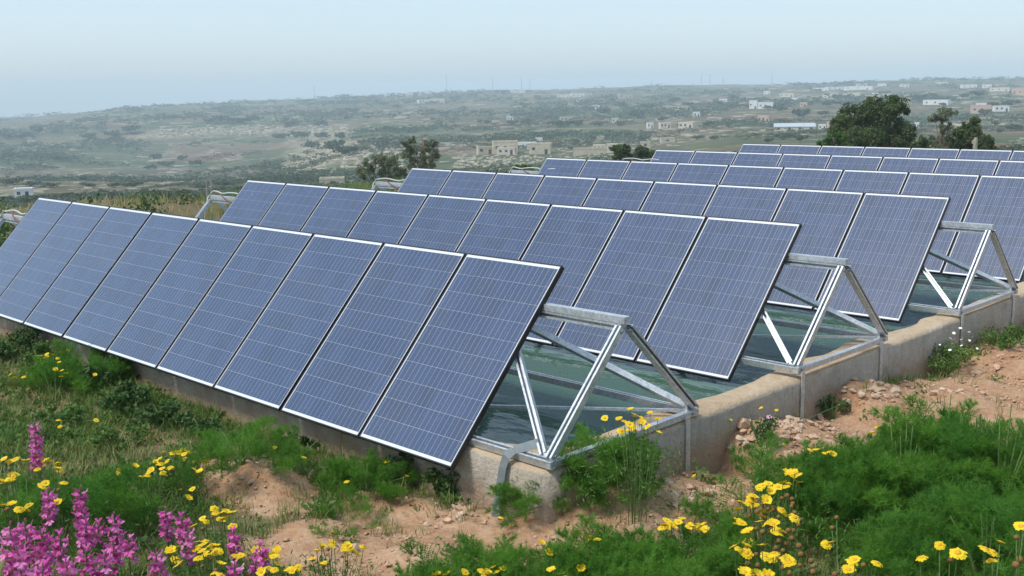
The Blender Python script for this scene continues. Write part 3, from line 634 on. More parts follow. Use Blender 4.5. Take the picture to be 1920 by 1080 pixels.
# rubble walls between the terraces and loose limestone on the hillsides
N = 2600
az = np.radians(rng.uniform(-33, 33, N)); dd = np.exp(rng.uniform(math.log(200), math.log(2350), N))
dx = -math.sin(YAW)*np.cos(az)+math.cos(YAW)*np.sin(az); dy = math.cos(YAW)*np.cos(az)+math.sin(YAW)*np.sin(az)
x = CAM[0]+dx*dd; y = CAM[1]+dy*dd; keep = vn(x/90, y/90, 95) > .5; x, y, dd, az = x[keep], y[keep], dd[keep], az[keep]
bx = MB().box((-1, -.06, -.2), (1, .06, .16)); TV = np.array(bx.v); TF = np.array(bx.f)
pos = np.stack([x, y, H(x, y)], 1)
V, F, T = scatter(TV, TF, pos, YAW-az+rng.normal(0, .5, len(x)), np.clip(dd*.006, 1.5, 8)*rng.uniform(.3, 1.2, len(x)), np.zeros((len(x), 2)), rng.uniform(0, 1, len(x)))
tag(put('rubble_walls', np_mesh('rubble_walls', V, F, M['rubble'], False)), 'pale dry stone terrace walls crossing the hills', 'stone walls', None, 'stuff')
def boulder_mesh(seed, n=18):
    import bmesh
    rng_ = np.random.default_rng(seed); bm = bmesh.new()
    for _ in range(n):
        v = rng_.normal(size=3); v /= np.linalg.norm(v); v *= rng_.uniform(.8, 1.1)*np.array([1, .8, .62]); bm.verts.new(v*.5)
    r_ = bmesh.ops.convex_hull(bm, input=bm.verts); bmesh.ops.delete(bm, geom=[g_ for g_ in r_['geom_interior'] if isinstance(g_, bmesh.types.BMVert)], context='VERTS')
    bmesh.ops.triangulate(bm, faces=bm.faces)
    me = bpy.data.meshes.new('stone'); bm.to_mesh(me); bm.free(); me.materials.append(M['stone']); return me
STONES = [boulder_mesh(s) for s in range(9)]
# limestone outcrops: pale blocks below the scarps
bmV = [np.array([v.co for v in m_.vertices]) for m_ in STONES]; bmF = [np.array([tuple(p.vertices) for p in m_.polygons]) for m_ in STONES]
parts = []
for (x0_, x1_, y0_, y1_, cnt, sz) in ((300, 420, 236, 252, 130, 4.), (420, 660, 236, 256, 260, 4.5), (640, 760, 268, 318, 260, 2.4), (860, 1020, 292, 318, 240, 2.0), (1030, 1180, 278, 300, 110, 1.6), (700, 960, 256, 275, 60, 2.), (540, 680, 300, 330, 60, 2.)):
    for _ in range(cnt):
        p = at(rng.uniform(x0_, x1_), rng.uniform(y0_, y1_), 0, True); k = rng.integers(0, 9); s_ = sz*rng.uniform(.25, 1.1)
        v = bmV[k]*np.array([s_*rng.uniform(1, 2.2), s_*rng.uniform(1, 2.2), s_]); a_ = rng.uniform(0, 6)
        v = np.stack([v[:, 0]*math.cos(a_)-v[:, 1]*math.sin(a_), v[:, 0]*math.sin(a_)+v[:, 1]*math.cos(a_), v[:, 2]], 1)+np.array(p)
        parts.append((v, bmF[k]))
V, F, _ = join(parts); tag(put('limestone_outcrops', np_mesh('limestone_outcrops', V, F, M['rubble'])), 'pale limestone rubble along the scarps of the hillside', 'rocks', None, 'stuff')

# ------------------------------------------------------------------ houses, sheds, masts and poles
def house(name, label, cat, x0_, x1_, yt, yb, mat, wins=2, depth=.8, group=None, roof='flat', dist=None):
    p = at((x0_+x1_)/2, yb, 0, True); d_ = (p-Vector(CAM)).length
    w = rt(x1_-x0_, d_); h_ = max(rt(yb-yt, d_)*(1.1 if d_ > 700 else 1.), 2.2 if d_ < 700 else 3.6); dp = max(w*depth, 4.)
    az_ = math.atan2(p.y-CAM[1], p.x-CAM[0])-math.pi/2
    root = empty(name, p, az_+random.uniform(-.25, .25), label, cat, group)
    b = MB(); b.box((-w/2, 0, -1.5), (w/2, dp, h_)); wl_ = b.build('wall', M[mat], root)
    if roof == 'flat':
        b = MB(); q = .25; e = w/2
        b.box((-e-.08, -.08, h_+.002), (e+.08, q, h_+.5)); b.box((-e-.08, dp-q, h_+.002), (e+.08, dp+.08, h_+.5)); b.box((-e-.08, q, h_+.002), (-e+q, dp-q, h_+.5)); b.box((e-q, q, h_+.002), (e+.08, dp-q, h_+.5))
        b.build('parapet', M[mat], root)
    else:
        b = MB(); e = w/2+.3
        b.add([(-e, -.3, h_), (e, -.3, h_), (e, dp+.3, h_), (-e, dp+.3, h_), (-e, dp/2, h_+dp*.10), (e, dp/2, h_+dp*.10)], [(0, 1, 5, 4), (2, 3, 4, 5), (0, 4, 3), (1, 2, 5), (3, 2, 1, 0)]); b.build('roof', M['metal_roof'], root)
    for k in range(wins):
        ww = min(1.4, w/(wins*2+1)); cx = -w/2+w*(k+.5)/wins+random.uniform(-.1, .1)*w/wins; door = k == wins-1 and wins > 1
        z0 = .05 if door else h_*.42; z1 = min(h_*.8, z0+(2.2 if door else 1.3))
        b = MB(); b.box((cx-ww/2, -.03, z0), (cx+ww/2, .12, z1)); b.build('door' if door else 'window', M['window_dark'], root)
    return root
house('field_hut', 'small whitewashed hut with dark doorway in the field at far left', 'hut', 30, 58, 359, 371, 'whitewash', 2)
house('farmhouse', 'tall cream stone farmhouse block with small dark windows', 'house', 925, 971, 267, 288, 'limestone_wall', 3)
house('farmhouse', 'low stone wing at the left of the cream farmhouse', 'house', 897, 926, 277, 289, 'limestone_wall', 2)
house('farmhouse', 'lower stone block in front of the cream farmhouse', 'house', 932, 965, 279, 290, 'pale_stone', 3, .3)
house('farmhouse', 'separate stone farm building right of the cream farmhouse', 'house', 992, 1032, 271, 289, 'limestone_wall', 2)
house('greenhouse', 'white plastic tunnel between the two stone farm buildings', 'greenhouse', 971, 1004, 269, 276, 'whitewash', 0, .5)
house('water_tank', 'white tank on the slope above the stone farm buildings', 'tank', 1005, 1017, 262, 267, 'whitewash', 0)
house('stone_hut', 'pale stone hut behind the round dark bush', 'hut', 1138, 1157, 272, 286, 'pale_stone', 2)
house('stone_hut', 'small square hut with dark window above the wide dark bush', 'hut', 1203, 1220, 268, 278, 'limestone_wall', 1)
house('stone_hut', 'long low stone building left of the rear panel rows', 'hut', 1240, 1266, 261, 268, 'limestone_wall', 1)
house('field_wall', 'long pale boundary wall left of the round dark bush', 'wall', 1075, 1140, 283, 289, 'limestone_wall', 0, .01)
house('ruin', 'broken pale ruin above the long boundary wall', 'ruin', 1112, 1134, 277, 282, 'pale_stone', 3, .4)
house('farm_shed', 'tan flat-roofed shed beside the left end of the third row', 'shed', 600, 644, 338, 351, 'limestone_wall', 1)
house('farm_shed', 'long farm shed with pale metal roof left of the pine', 'shed', 1455, 1526, 238, 246, 'pale_stone', 4, .8, None, 'gable')
RH_ = [(1045, 1068, 178, 183), (1072, 1096, 176, 182), (1094, 1110, 175, 179), (1080, 1095, 186, 191), (1162, 1187, 178, 184), (1109, 1123, 199, 205), (1051, 1073, 221, 227), (1214, 1225, 234, 241), (1238, 1258, 236, 241), (1272, 1299, 234, 241), (1250, 1300, 203, 206), (1266, 1275, 209, 213), (785, 805, 188, 193), (806, 833, 186, 193), (911, 922, 185, 190), (1148, 1160, 226, 231), (950, 962, 220, 225)]
ORDN = [q_.strip() for q_ in ORD[1:]]+['tenth', 'eleventh', 'twelfth', 'thirteenth', 'fourteenth', 'fifteenth', 'sixteenth', 'seventeenth', 'eighteenth', 'nineteenth', 'twentieth', 'twenty-first', 'twenty-second', 'twenty-third', 'twenty-fourth', 'twenty-fifth', 'twenty-sixth']; ORDN = ['first']+ORDN
RH_.sort(); 
for i, (a_, b_, c_, d_) in enumerate(RH_):
    house('hillside_house', f"{'long' if b_-a_ > 20 else 'small'} {['white', 'cream', 'tan stone'][i % 3]} house below the central ridge, {ORDN[i]} from the left", 'house', a_, b_, c_, d_, ['whitewash', 'pale_stone', 'limestone_wall'][i % 3], 3 if b_-a_ > 16 else 2, .7, 'houses below the central ridge')
RR = [(1405, 1419, 191, 204), (1422, 1449, 194, 204), (1462, 1487, 177, 182), (1484, 1495, 185, 191), (1525, 1552, 166, 171), (1553, 1579, 164, 168), (1584, 1633, 163, 168), (1607, 1625, 158, 162), (1646, 1660, 158, 162), (1543, 1569, 178, 186), (1571, 1587, 178, 184), (1591, 1611, 176, 184), (1623, 1649, 180, 187), (1633, 1645, 176, 181), (1657, 1671, 178, 185), (1696, 1714, 181, 186), (1733, 1774, 190, 197), (1824, 1855, 201, 213), (1832, 1848, 197, 203), (1867, 1890, 204, 209), (1535, 1548, 236, 243), (1554, 1566, 231, 243), (1806, 1830, 160, 165), (1844, 1858, 160, 165), (1858, 1890, 166, 171), (1899, 1925, 168, 179), (1756, 1775, 156, 158), (1421, 1441, 223, 229), (1715, 1722, 235, 240), (1349, 1362, 187, 192), (1432, 1443, 172, 177), (1690, 1704, 160, 163), (1395, 1405, 182, 187), (1500, 1512, 196, 200), (1300, 1312, 215, 219)]
RR.sort(); RT = [q_ for q_ in RR if q_[3] < 173]; RB = [q_ for q_ in RR if q_[3] >= 173]
for i, (a_, b_, c_, d_) in enumerate(RR):
    far_ = d_ < 173
    house('hillside_house', (f"tiny {['white', 'white', 'cream', 'white', 'pinkish'][i % 5]} house along the top of the right ridge, {ORDN[RT.index((a_, b_, c_, d_))]} from the left" if far_ else f"{'long' if b_-a_ > 22 else 'small'} {['white', 'white', 'cream', 'white', 'pinkish'][i % 5]} flat-roofed house on the right hillside, {ORDN[RB.index((a_, b_, c_, d_))]} from the left"), 'house', a_, b_, c_, d_, ['whitewash', 'whitewash', 'pale_stone', 'whitewash', 'pinkish_render'][i % 5], 3 if b_-a_ > 16 else 2, .7, 'houses along the right ridge' if far_ else 'houses on the right hillside')
for i in range(17):
    a_ = 722+i*7.6+random.uniform(-2, 2) if i < 12 else 936+(i-12)*10
    yb = (183-.07*(a_-722)) if i < 12 else 175; yb += random.uniform(-1.5, .8)
    house('town_house', 'tiny hazy pale building in the village on the central skyline', 'house', a_, a_+random.uniform(6, 10), yb-random.uniform(3.5, 6), yb, ['whitewash', 'pale_stone'][i % 2], 0, .9, 'village on the central skyline')
for i, (px, yt, yb) in enumerate([(924, 147, 172), (978, 143, 170), (994, 147, 170), (1176, 151, 163), (1222, 150, 162), (1315, 139, 160), (1331, 140, 160), (1356, 146, 160), (1447, 138, 159), (590, 160, 188), (838, 140, 176)]):
    p = at(px, yb, 0, True); d_ = (p-Vector(CAM)).length; h_ = rt(yb-yt, d_); b = MB()
    b.tube([(0, 0, -1), (0, 0, h_)], [.55, .35], 5)
    for k in range(1, 6): b.box((-.9, -.05, h_*k/6), (.9, .05, h_*k/6+.25))
    o = empty('radio_mast', p, 0, ['thin radio mast on the central ridge', 'thin radio mast on the right ridge', 'thin radio mast on the left ridge'][0 if 800 < px < 1200 else 1 if px > 1200 else 2], 'mast', 'radio masts on the skyline')
    b.build('mast_shaft', M['mast_grey'], o)
for i, (px, yt, yb) in enumerate([(1146, 247, 266), (1168, 251, 271), (1196, 250, 262), (1271, 254, 265), (140, 351, 373), (389, 338, 376), (397, 335, 374), (234, 354, 376), (1430, 252, 266)]):
    p = at(px, yb, 0, True); d_ = (p-Vector(CAM)).length; h_ = rt(yb-yt, d_)
    o = empty('utility_pole', p, YAW, 'thin wooden utility pole ' + ('in the left fields' if px < 500 else 'beyond the rear rows'), 'pole', 'utility poles '+('left' if px < 500 else 'centre'))
    r_ = max(.14, d_*.00028); MB().tube([(0, 0, -.5), (0, 0, h_)], [r_, r_*.7], 6).build('pole_shaft', M['pole_wood'], o)
    MB().box((-.7, -.06, h_*.93), (.7, .06, h_*.93+.14)).build('crossarm', M['pole_wood'], o)
p = along(1829, 268, 40); g = H(p.x, p.y)[0]
o = empty('post', (p.x, p.y, g), 0, 'weathered grey post in front of the right-hand trees', 'post'); b = MB(); hh = along(1829, 258, 40).z-g
b.tube([(0, 0, -.3), (0, 0, hh*.93), (.02, 0, hh)], [.08, .075, .05], 7); b.build('post_shaft', M['pole_wood'], o); MB().box((-.10, -.06, hh*.86), (.06, .06, hh*.93)).build('post_cap', M['pole_wood'], o)

# ------------------------------------------------------------------ stones and ground cover near the camera
def free_xy(n, x0_, x1_, y0_, y1_, rng):
    x = rng.uniform(x0_, x1_, n); y = rng.uniform(y0_, y1_, n)
    out = ~((x > RX0-.05) & (x < RX1+.05) & (y > RY0-.05) & (y < RY1+.05)); return x[out], y[out]
rng = np.random.default_rng(8); cnt = 0
big = [(1390, 800, .17), (1400, 796, .11), (1450, 780, .09), (1490, 790, .10), (1540, 785, .10), (1575, 715, .11), (1600, 712, .08), (1370, 840, .08), (1420, 850, .10), (1510, 830, .09), (1175, 910, .09), (1195, 925, .07), (1265, 938, .13), (1230, 930, .10), (1300, 940, .08), (1280, 955, .06),
       (870, 920, .10), (885, 955, .09), (860, 945, .07), (840, 980, .10), (595, 893, .15), (510, 888, .10), (470, 905, .06), (670, 1035, .16), (800, 985, .06), (730, 905, .08), (1100, 900, .07), (1650, 722, .10), (1680, 730, .08), (1750, 740, .09), (1800, 735, .08), (1830, 700, .09), (1870, 690, .10), (60, 780, .11), (20, 785, .12), (95, 770, .08), (45, 775, .07), (340, 830, .06)]
spots = [(at(px, py, 0), s_) for px, py, s_ in big]
x, y = free_xy(9000, -7, 4, -3.2, 9, rng); dmv = dirt_map(x, y); k = (rng.uniform(0, 1, len(x)) < dmv*dmv*.9) & (vn(x*1.6, y*1.6, 60) > .45)
x, y = x[k][:50], y[k][:50]
for (qx, qy, rx_, ry_, nn) in ((1470, 815, 60, 28, 70), (1490, 795, 70, 12, 40), (1390, 820, 30, 16, 16), (1290, 930, 60, 30, 28), (1680, 735, 150, 24, 50), (860, 960, 30, 30, 10)):
    for _ in range(nn):
        p = at(rng.normal(qx, rx_*.5), rng.normal(qy, ry_*.5), 0)
        if p.x > RX1+.06 or p.y < RY0-.06: x = np.append(x, p.x); y = np.append(y, p.y)
z = H(x, y)
spots += [(Vector((a_, b_, c_)), float(np.clip(rng.lognormal(-2.9, .38), .03, .13))) for a_, b_, c_ in zip(x, y, z)]
for i, (p, s_) in enumerate(spots):
    put('stone', STONES[i % 9], GROUND, p+Vector((0, 0, s_*.12)), (random.uniform(-.4, .4), random.uniform(-.4, .4), random.uniform(0, 6)), (s_*random.uniform(.85, 1.3), s_*random.uniform(.85, 1.2), s_*random.uniform(.7, 1.1)))
x, y = free_xy(60000, -7.5, 4.2, -3.6, 9, rng); k = rng.uniform(0, 1, len(x)) < dirt_map(x, y)*.95+.02; x, y = x[k][:26000], y[k][:26000]
v = np.array([v_.co for v_ in STONES[0].vertices]); f = np.array([tuple(q_.vertices) for q_ in boulder_mesh(41, 9).polygons]); v = np.array([v_.co for v_ in boulder_mesh(41, 9).vertices])
n = len(x); V, F, T = scatter(v, f, np.stack([x, y, H(x, y)+.002], 1), rng.uniform(0, 6, n), np.clip(rng.lognormal(-3.95, .55, n), .008, .06), rng.normal(0, .3, (n, 2)), rng.uniform(0, 1, n))
pb = put('gravel', np_mesh('gravel', V, F, M['stone'])); tag(pb, 'small clods and gravel strewn over the reddish dirt', 'gravel', None, 'stuff')
def blades(n, seed, L, spread, w, bend=.4):
    r_ = np.random.default_rng(seed); P = []
    for _ in range(n):
        a_ = r_.uniform(0, 6.28); l_ = L*r_.uniform(.5, 1.1); b_ = bend*r_.uniform(.3, 1.3); o_ = r_.normal(0, spread, 2)
        d_ = np.array([math.cos(a_), math.sin(a_)]); s_ = np.array([-d_[1], d_[0]])*w
        p0 = np.array([*o_, 0]); p1 = np.array([*(o_+d_*b_*l_*.35), l_*.6]); p2 = np.array([*(o_+d_*b_*l_), l_*.95])
        P += [p0-[*s_, 0], p0+[*s_, 0], p1+[*(s_*.8), 0], p1-[*(s_*.8), 0], p1-[*(s_*.8), 0], p1+[*(s_*.8), 0], p2+[*(s_*.1), 0], p2-[*(s_*.1), 0]]
    return np.array(P), np.arange(len(P)).reshape(-1, 4)
def herb(n, seed, R, hgt, leaf):
    r_ = np.random.default_rng(seed); q_ = r_.normal(size=(n, 3)); q_ /= np.linalg.norm(q_, axis=1, keepdims=True); q_[:, 2] = abs(q_[:, 2])
    C = q_*(r_.uniform(.1, 1, (n, 1))**.6)*np.array([R, R, hgt]); return rhombs(C, leaf, r_, .55, .5)
def green_density(x, y):
    d = 1-dirt_map(x, y); return np.clip(d, 0, 1)*np.clip(.25+1.5*vn(x*1.2, y*1.2, 70)*.8+.5*(vn(x*4, y*4, 71)-.5), 0, 1)
GB = [blades(9, s, .10, .025, .0022, .6) for s in range(3)]; parts = []
for s in range(3):
    x, y = free_xy(26000, -8, 5, -4.2, 8, rng); k = rng.uniform(0, 1, len(x)) < green_density(x, y)*.8+.015; x, y = x[k][:6500], y[k][:6500]; n = len(x)
    parts.append(scatter(*GB[s], np.stack([x, y, H(x, y)-.005], 1), rng.uniform(0, 6, n), rng.uniform(.5, 1.5, n), rng.normal(0, .15, (n, 2)), np.clip(vn(x*2, y*2, 75)*.9+rng.normal(0, .22, n), 0, 1)))
V, F, T = join(parts); tag(put('grass', np_mesh('grass', V, F, M['grass'], False, T)), 'short green and dry grass on the slope in front of the panels', 'grass', None, 'stuff')
parts = []
for s, (R_, h_, l_, nn) in enumerate(((.06, .05, .028, 26), (.09, .09, .034, 34), (.05, .12, .026, 30), (.12, .07, .045, 30))):
    TV, TF = herb(nn, 200+s, R_, h_, l_)
    x, y = free_xy(14000, -8, 5, -4.2, 8, rng); k = rng.uniform(0, 1, len(x)) < green_density(x, y)**1.6*.55*np.clip(vn(x*1.7, y*1.7, 80+s)*1.8-.3, 0, 1)+.003; x, y = x[k][:2000], y[k][:2000]; n = len(x)
    parts.append(scatter(TV, TF, np.stack([x, y, H(x, y)], 1), rng.uniform(0, 6, n), rng.uniform(.6, 1.4, n), rng.normal(0, .1, (n, 2)), rng.uniform(0, 1, n)))
V, F, T = join(parts); tag(put('weeds', np_mesh('weeds', V, F, M['weed'], False, T)), 'low leafy weeds covering the slope in front of the panels', 'weeds', None, 'stuff')

parts = []
for s in range(2):
    x = rng.uniform(-48, -11, 5200); y = rng.uniform(-14, 24, 5200); k = vn(x*.35, y*.35, 61+s) > .38; x, y = x[k], y[k]; n = len(x)
    parts.append(scatter(*GB[s], np.stack([x, y, H(x, y)-.01], 1), rng.uniform(0, 6, n), rng.uniform(1.6, 4.2, n)*np.clip(np.hypot(x+5, y)/22, .8, 2), rng.normal(0, .2, (n, 2)), np.clip(vn(x*.3, y*.3, 66)*1.2+.12+rng.normal(0, .15, n), 0, 1)))
TV, TF = herb(90, 260, .4, .3, .075); x = rng.uniform(-48, -11.2, 520); y = rng.uniform(-14, 24, 520); k = vn(x*.25, y*.25, 69) > .55; x, y = x[k], y[k]; n = len(x)
V, F, T = join(parts); tag(put('pasture_grass', np_mesh('pasture_grass', V, F, M['grass'], False, T)), 'rough dry and green grass beyond the left end of the rows', 'grass', None, 'stuff')
V, F, T = scatter(TV, TF, np.stack([x, y, H(x, y)], 1), rng.uniform(0, 6, n), rng.uniform(.5, 1.9, n), rng.normal(0, .1, (n, 2)), rng.uniform(0, .7, n))
tag(put('pasture_scrub', np_mesh('pasture_scrub', V, F, M['shrub'], False, T)), 'low green scrub beyond the left end of the rows', 'scrub', None, 'stuff')

# ------------------------------------------------------------------ leafy shrubs along the wall
def shrub(name, label, px, py, w, h_, mat='shrub', leaf=.05, n=900, seed=1, cat='shrub', group=None):
    p = at(px, py, 0); r_ = np.random.default_rng(seed); root = empty(name, p, 0, label, cat, group)
    parts = []; K = max(5, int(n/60))
    for _ in range(K):
        q_ = r_.normal(size=3); q_ /= np.linalg.norm(q_); c_ = q_*r_.uniform(.2, 1)**.6*np.array([w*.42, w*.42, h_*.38])+np.array([0, 0, h_*.48]); rr = r_.uniform(.16, .3)*min(w, h_*1.2)
        C = crown_points(r_, [c_], n//K, [(rr, rr, rr*.8)]); C[:, 2] = np.maximum(C[:, 2], .01)
        v, f = rhombs(C, leaf, r_, .5, .3); parts.append((v, f, np.repeat(np.clip(r_.uniform(0, 1)*.6+r_.uniform(0, .4, len(C)), 0, 1), 4)))
    V, F, T = join(parts); put('foliage', np_mesh('foliage', V, F, M[mat], False, T), root)
    b = MB()
    for k in range(6):
        a_ = k*1.05; b.tube([(0, 0, -.03), (math.cos(a_)*w*.15, math.sin(a_)*w*.15, h_*.35), (math.cos(a_)*w*.3, math.sin(a_)*w*.3, h_*.75)], [.008, .006, .003], 5)
    b.build('stem', M['stem'], root); return root
for i, (px, py, w, h_, mat, lf, lab) in enumerate([
        (20, 668, 1.0, .34, 'shrub', .05, 'dark leafy shrub at the left edge under the front panels'),
        (80, 690, .7, .26, 'weed', .045, 'bright green shrub with yellow flowers under the front panels at left'),
        (175, 725, .8, .32, 'shrub', .05, 'dark leafy shrub against the wall under the second panel from the left'),
        (240, 775, .6, .28, 'shrub', .05, 'dark shrub against the wall beside the pale bare patch'),
        (310, 800, .6, .22, 'shrub', .045, 'dark low shrub against the wall under the middle panels'),
        (385, 825, .5, .2, 'shrub', .04, 'small dark shrub against the wall left of the tall fennel stalks'),
        (560, 860, .5, .18, 'shrub', .04, 'dark low shrub at the wall foot above the red dirt mound'),
        (770, 905, .6, .26, 'shrub', .04, 'dark low shrub under the lower corner of the nearest panel'),
        (840, 930, .45, .24, 'shrub', .038, 'dark shrub at the wall right of the nearest panel corner'),
        (1560, 782, .3, .22, 'shrub', .03, 'small dark weed in the hollow below the second frame'),
        (1770, 705, .75, .36, 'weed', .035, 'green bush with tiny white flowers against the right wall'),
        (1880, 655, .45, .28, 'weed', .035, 'small green bush at the far end of the right wall'),
        (1205, 905, .34, .42, 'shrub', .03, 'dark green daisy foliage growing against the wall end bar'),
        (1425, 835, .28, .26, 'shrub', .028, 'sprawling weed against the wall right of the front frame'),
        (330, 905, .5, .2, 'weed', .03, 'low green herb patch under the middle daisy clump'),
        (215, 845, .6, .2, 'weed', .035, 'low bluish green herb patch below the leafy shrubs'),
        (120, 800, .5, .2, 'weed', .035, 'low green herb patch right of the tallest pink spike')]):
    shrub('leafy_shrub', lab, px, py, w, h_, mat, lf, int(900*w/.6), 300+i)
root = [o for o in COL.objects if o.get('label', '').startswith('green bush with tiny white')][0]
wm = MB(); wm.add([(0, 0, 0)]+[(.013*math.cos(k*.785), .013*math.sin(k*.785), .004) for k in range(8)], [(0, k+1, (k+1) % 8+1) for k in range(8)]); wme = wm.mesh('white_flower', M['white_petal'])
for k in range(26): put('white_flower', wme, root, (random.uniform(-.33, .33), random.uniform(-.33, .33), random.uniform(.3, .46)), (random.uniform(-.7, .7), random.uniform(-.7, .7), 0), random.uniform(.8, 1.5))

# ------------------------------------------------------------------ fennel
def frond_mesh(name, seed, L, mat, nodes=10, whorl=3, sub=6, thr=4, tw=.0022):
    r_ = np.random.default_rng(seed); T_ = []
    def tri(p, q, w):
        d_ = q-p; s_ = np.cross(d_, r_.normal(size=3)); s_ = s_/(np.linalg.norm(s_)+1e-9)*w; T_.append((p-s_, p+s_, q))
    def axis_(t_): return np.array([.35*L*t_**1.8, 0, L*t_*(1-.18*t_)])
    for k in range(10): tri(axis_(k/10), axis_((k+1.6)/10), .0035*(1-k/12))
    for k in range(nodes):
        t_ = .18+.8*k/nodes; p = axis_(t_); bl = L*(.42*(1-t_)+.10)
        for w_ in range(whorl):
            a_ = r_.uniform(0, 6.28); d_ = np.array([math.cos(a_)*.85, math.sin(a_)*.85, .75]); d_ /= np.linalg.norm(d_); q = p+d_*bl
            tri(p, q, tw*.8)
            for s_ in range(sub):
                o_ = p+(q-p)*(.25+.75*s_/sub)
                for _ in range(thr):
                    e = d_*.7+r_.normal(size=3)*.75; e /= np.linalg.norm(e); tri(o_, o_+e*L*.12*r_.uniform(.5, 1.1), tw*.55)
    V = np.array(T_).reshape(-1, 3); return np_mesh(name, V, np.arange(len(V)).reshape(-1, 3), M[mat])
FR = {m_: [frond_mesh('frond', 50+k, .34, m_, 10, 3, 6, 5, .0024) for k in range(4)] for m_ in ('fennel', 'fennel_dark')}
def fennel(label, px, py, R, hgt, n, mat='fennel', seed=0, stalks=6, base=None, group=None, scale=1.):
    r_ = random.Random(seed); p = base if base is not None else at(px, py, 0); root = empty('fennel_plant', p, 0, label, 'fennel', group)
    for k in range(n):
        a_ = r_.uniform(0, 6.283); q_ = r_.random()**.55; rr = R*q_
        zz = hgt*(1-q_**2.2)*r_.uniform(.05, 1.)**.7*.72
        put('frond', FR[mat if r_.random() < .65 else ('fennel' if mat == 'fennel_dark' else 'fennel_dark')][k % 4], root, (rr*math.cos(a_), rr*math.sin(a_), zz-.02), (0, .25+.75*q_*r_.uniform(.4, 1.2), a_+r_.uniform(-.6, .6)), scale*r_.uniform(.5, 1.3))
    for k in range(stalks):
        a_ = r_.uniform(0, 6.283); e = R*.5*r_.random(); b = MB()
        b.tube([(0, 0, -.03), (e*.5*math.cos(a_), e*.5*math.sin(a_), hgt*.5), (e*math.cos(a_), e*math.sin(a_), hgt*r_.uniform(.8, 1.05))], [.009, .007, .003], 5); b.build('stalk', M['fennel_stem'], root)
    return root
fennel('big feathery fennel bush at the right edge below the dirt path', 1870, 1000, .50, .75, 230, 'fennel_dark', 1)
fennel('big feathery fennel bush in the lower right behind the yellow daisies', 1690, 1010, .46, .72, 240, 'fennel_dark', 2)
fennel('feathery fennel bush rising behind the lower right bushes', 1830, 965, .46, .66, 210, 'fennel', 3)
fennel('feathery fennel bush at the bottom right corner of the picture', 1850, 1130, .42, .5, 170, 'fennel_dark', 4)
fennel('tall fennel crest above the big fennel at the right edge', 1760, 985, .34, .78, 130, 'fennel', 19)
fennel('loose fennel plant left of the big lower right fennel bushes', 1590, 950, .24, .26, 60, 'fennel', 5)
fennel('bright green fennel mass at the bottom centre right', 1290, 1165, .42, .34, 190, 'fennel', 6, 4)
fennel('bright green fennel tuft at the bottom centre with one tall shoot', 1140, 1150, .24, .30, 70, 'fennel', 7, 3)
fennel('low bright fennel along the bottom edge left of centre', 900, 1170, .36, .26, 110, 'fennel', 8, 4)
fennel('fennel growing over the front end bar at the wall corner', 1120, 915, .24, .34, 110, 'fennel', 9, 4, scale=.75)
fennel('small fennel in front of the wall corner by the grey strap', 990, 968, .10, .26, 30, 'fennel', 10, 3, scale=.7)
fennel('sparse fennel in the hollow right of the front frame', 1425, 905, .13, .24, 22, 'fennel', 11, 4, scale=.7)
fennel('round fennel clump left of the nearest panel corner', 690, 922, .19, .20, 60, 'fennel', 12, 3, scale=.65)
fennel('tall-stalked fennel above the red dirt mound', 450, 872, .34, .24, 56, 'fennel', 13, 9, scale=.75)
fennel('dark fennel clump under the front row at left', 150, 722, .34, .26, 70, 'fennel_dark', 14, 3)
fennel('dark fennel among the pink spikes at lower left', 120, 1010, .3, .24, 60, 'fennel_dark', 15, 2)
fennel('low fennel under the middle daisy clump', 290, 925, .24, .16, 34, 'fennel', 16, 2, scale=.6)
fennel('low fennel patch below the red dirt mound', 650, 985, .20, .06, 22, 'fennel', 17, 0, scale=.45)
fennel('thin fennel behind the daisies right of bottom centre', 1425, 1000, .18, .3, 34, 'fennel', 18, 4)

# ------------------------------------------------------------------ crown daisies
def petal_mesh(seed, droop):
    r_ = random.Random(seed); V = []; F_ = []
    for k in range(14):
        a_ = 6.283*k/14+r_.uniform(-.08, .08); l_ = .025*r_.uniform(.85, 1.1); w = .0052; c_, s_ = math.cos(a_), math.sin(a_); o_ = len(V); z = droop*r_.uniform(.6, 1.4)
        for rr, ww, zz in ((.006, .45, 0), (.015, 1., .3*z+.002), (.0225, .9, z), (.025, .3, z)):
            q = rr*l_/.025
            V += [(q*c_-s_*w*ww, q*s_+c_*w*ww, zz), (q*c_+s_*w*ww, q*s_-c_*w*ww, zz)]
        F_ += [(o_, o_+1, o_+3, o_+2), (o_+2, o_+3, o_+5, o_+4), (o_+4, o_+5, o_+7, o_+6)]
    b = MB(); b.add(V, F_); return b.mesh('flower', M['petal'])
PET = [petal_mesh(1, .003), petal_mesh(2, -.006), petal_mesh(3, .008)]
def dome(name, r_, h_, mat, n=9):
    b = MB(); V = [(0, 0, h_)]
    for j in (1, 2, 3): V += [(r_*math.sin(j*.5236)*math.cos(6.283*k/n), r_*math.sin(j*.5236)*math.sin(6.283*k/n), h_*math.cos(j*.5236)) for k in range(n)]
    V += [(r_*.6*math.cos(6.283*k/n), r_*.6*math.sin(6.283*k/n), -h_*.55) for k in range(n)]
    F_ = [(0, 1+k, 1+(k+1) % n) for k in range(n)]+[(1+j*n+k, 1+(j+1)*n+k, 1+(j+1)*n+(k+1) % n, 1+j*n+(k+1) % n) for j in range(3) for k in range(n)]
    b.add(V, F_); return b.mesh(name, M[mat], True)
DISC = dome('flower_centre', .0105, .006, 'disc'); SPENT = dome('spent_head', .0115, .0125, 'spent')
def leaflets(seed, hgt, R, n):
    r_ = np.random.default_rng(seed); C = r_.uniform(-1, 1, (n, 3))*np.array([R, R, hgt*.42])+np.array([0, 0, hgt*.42]); return rhombs(C, .035, r_, .18, .6)
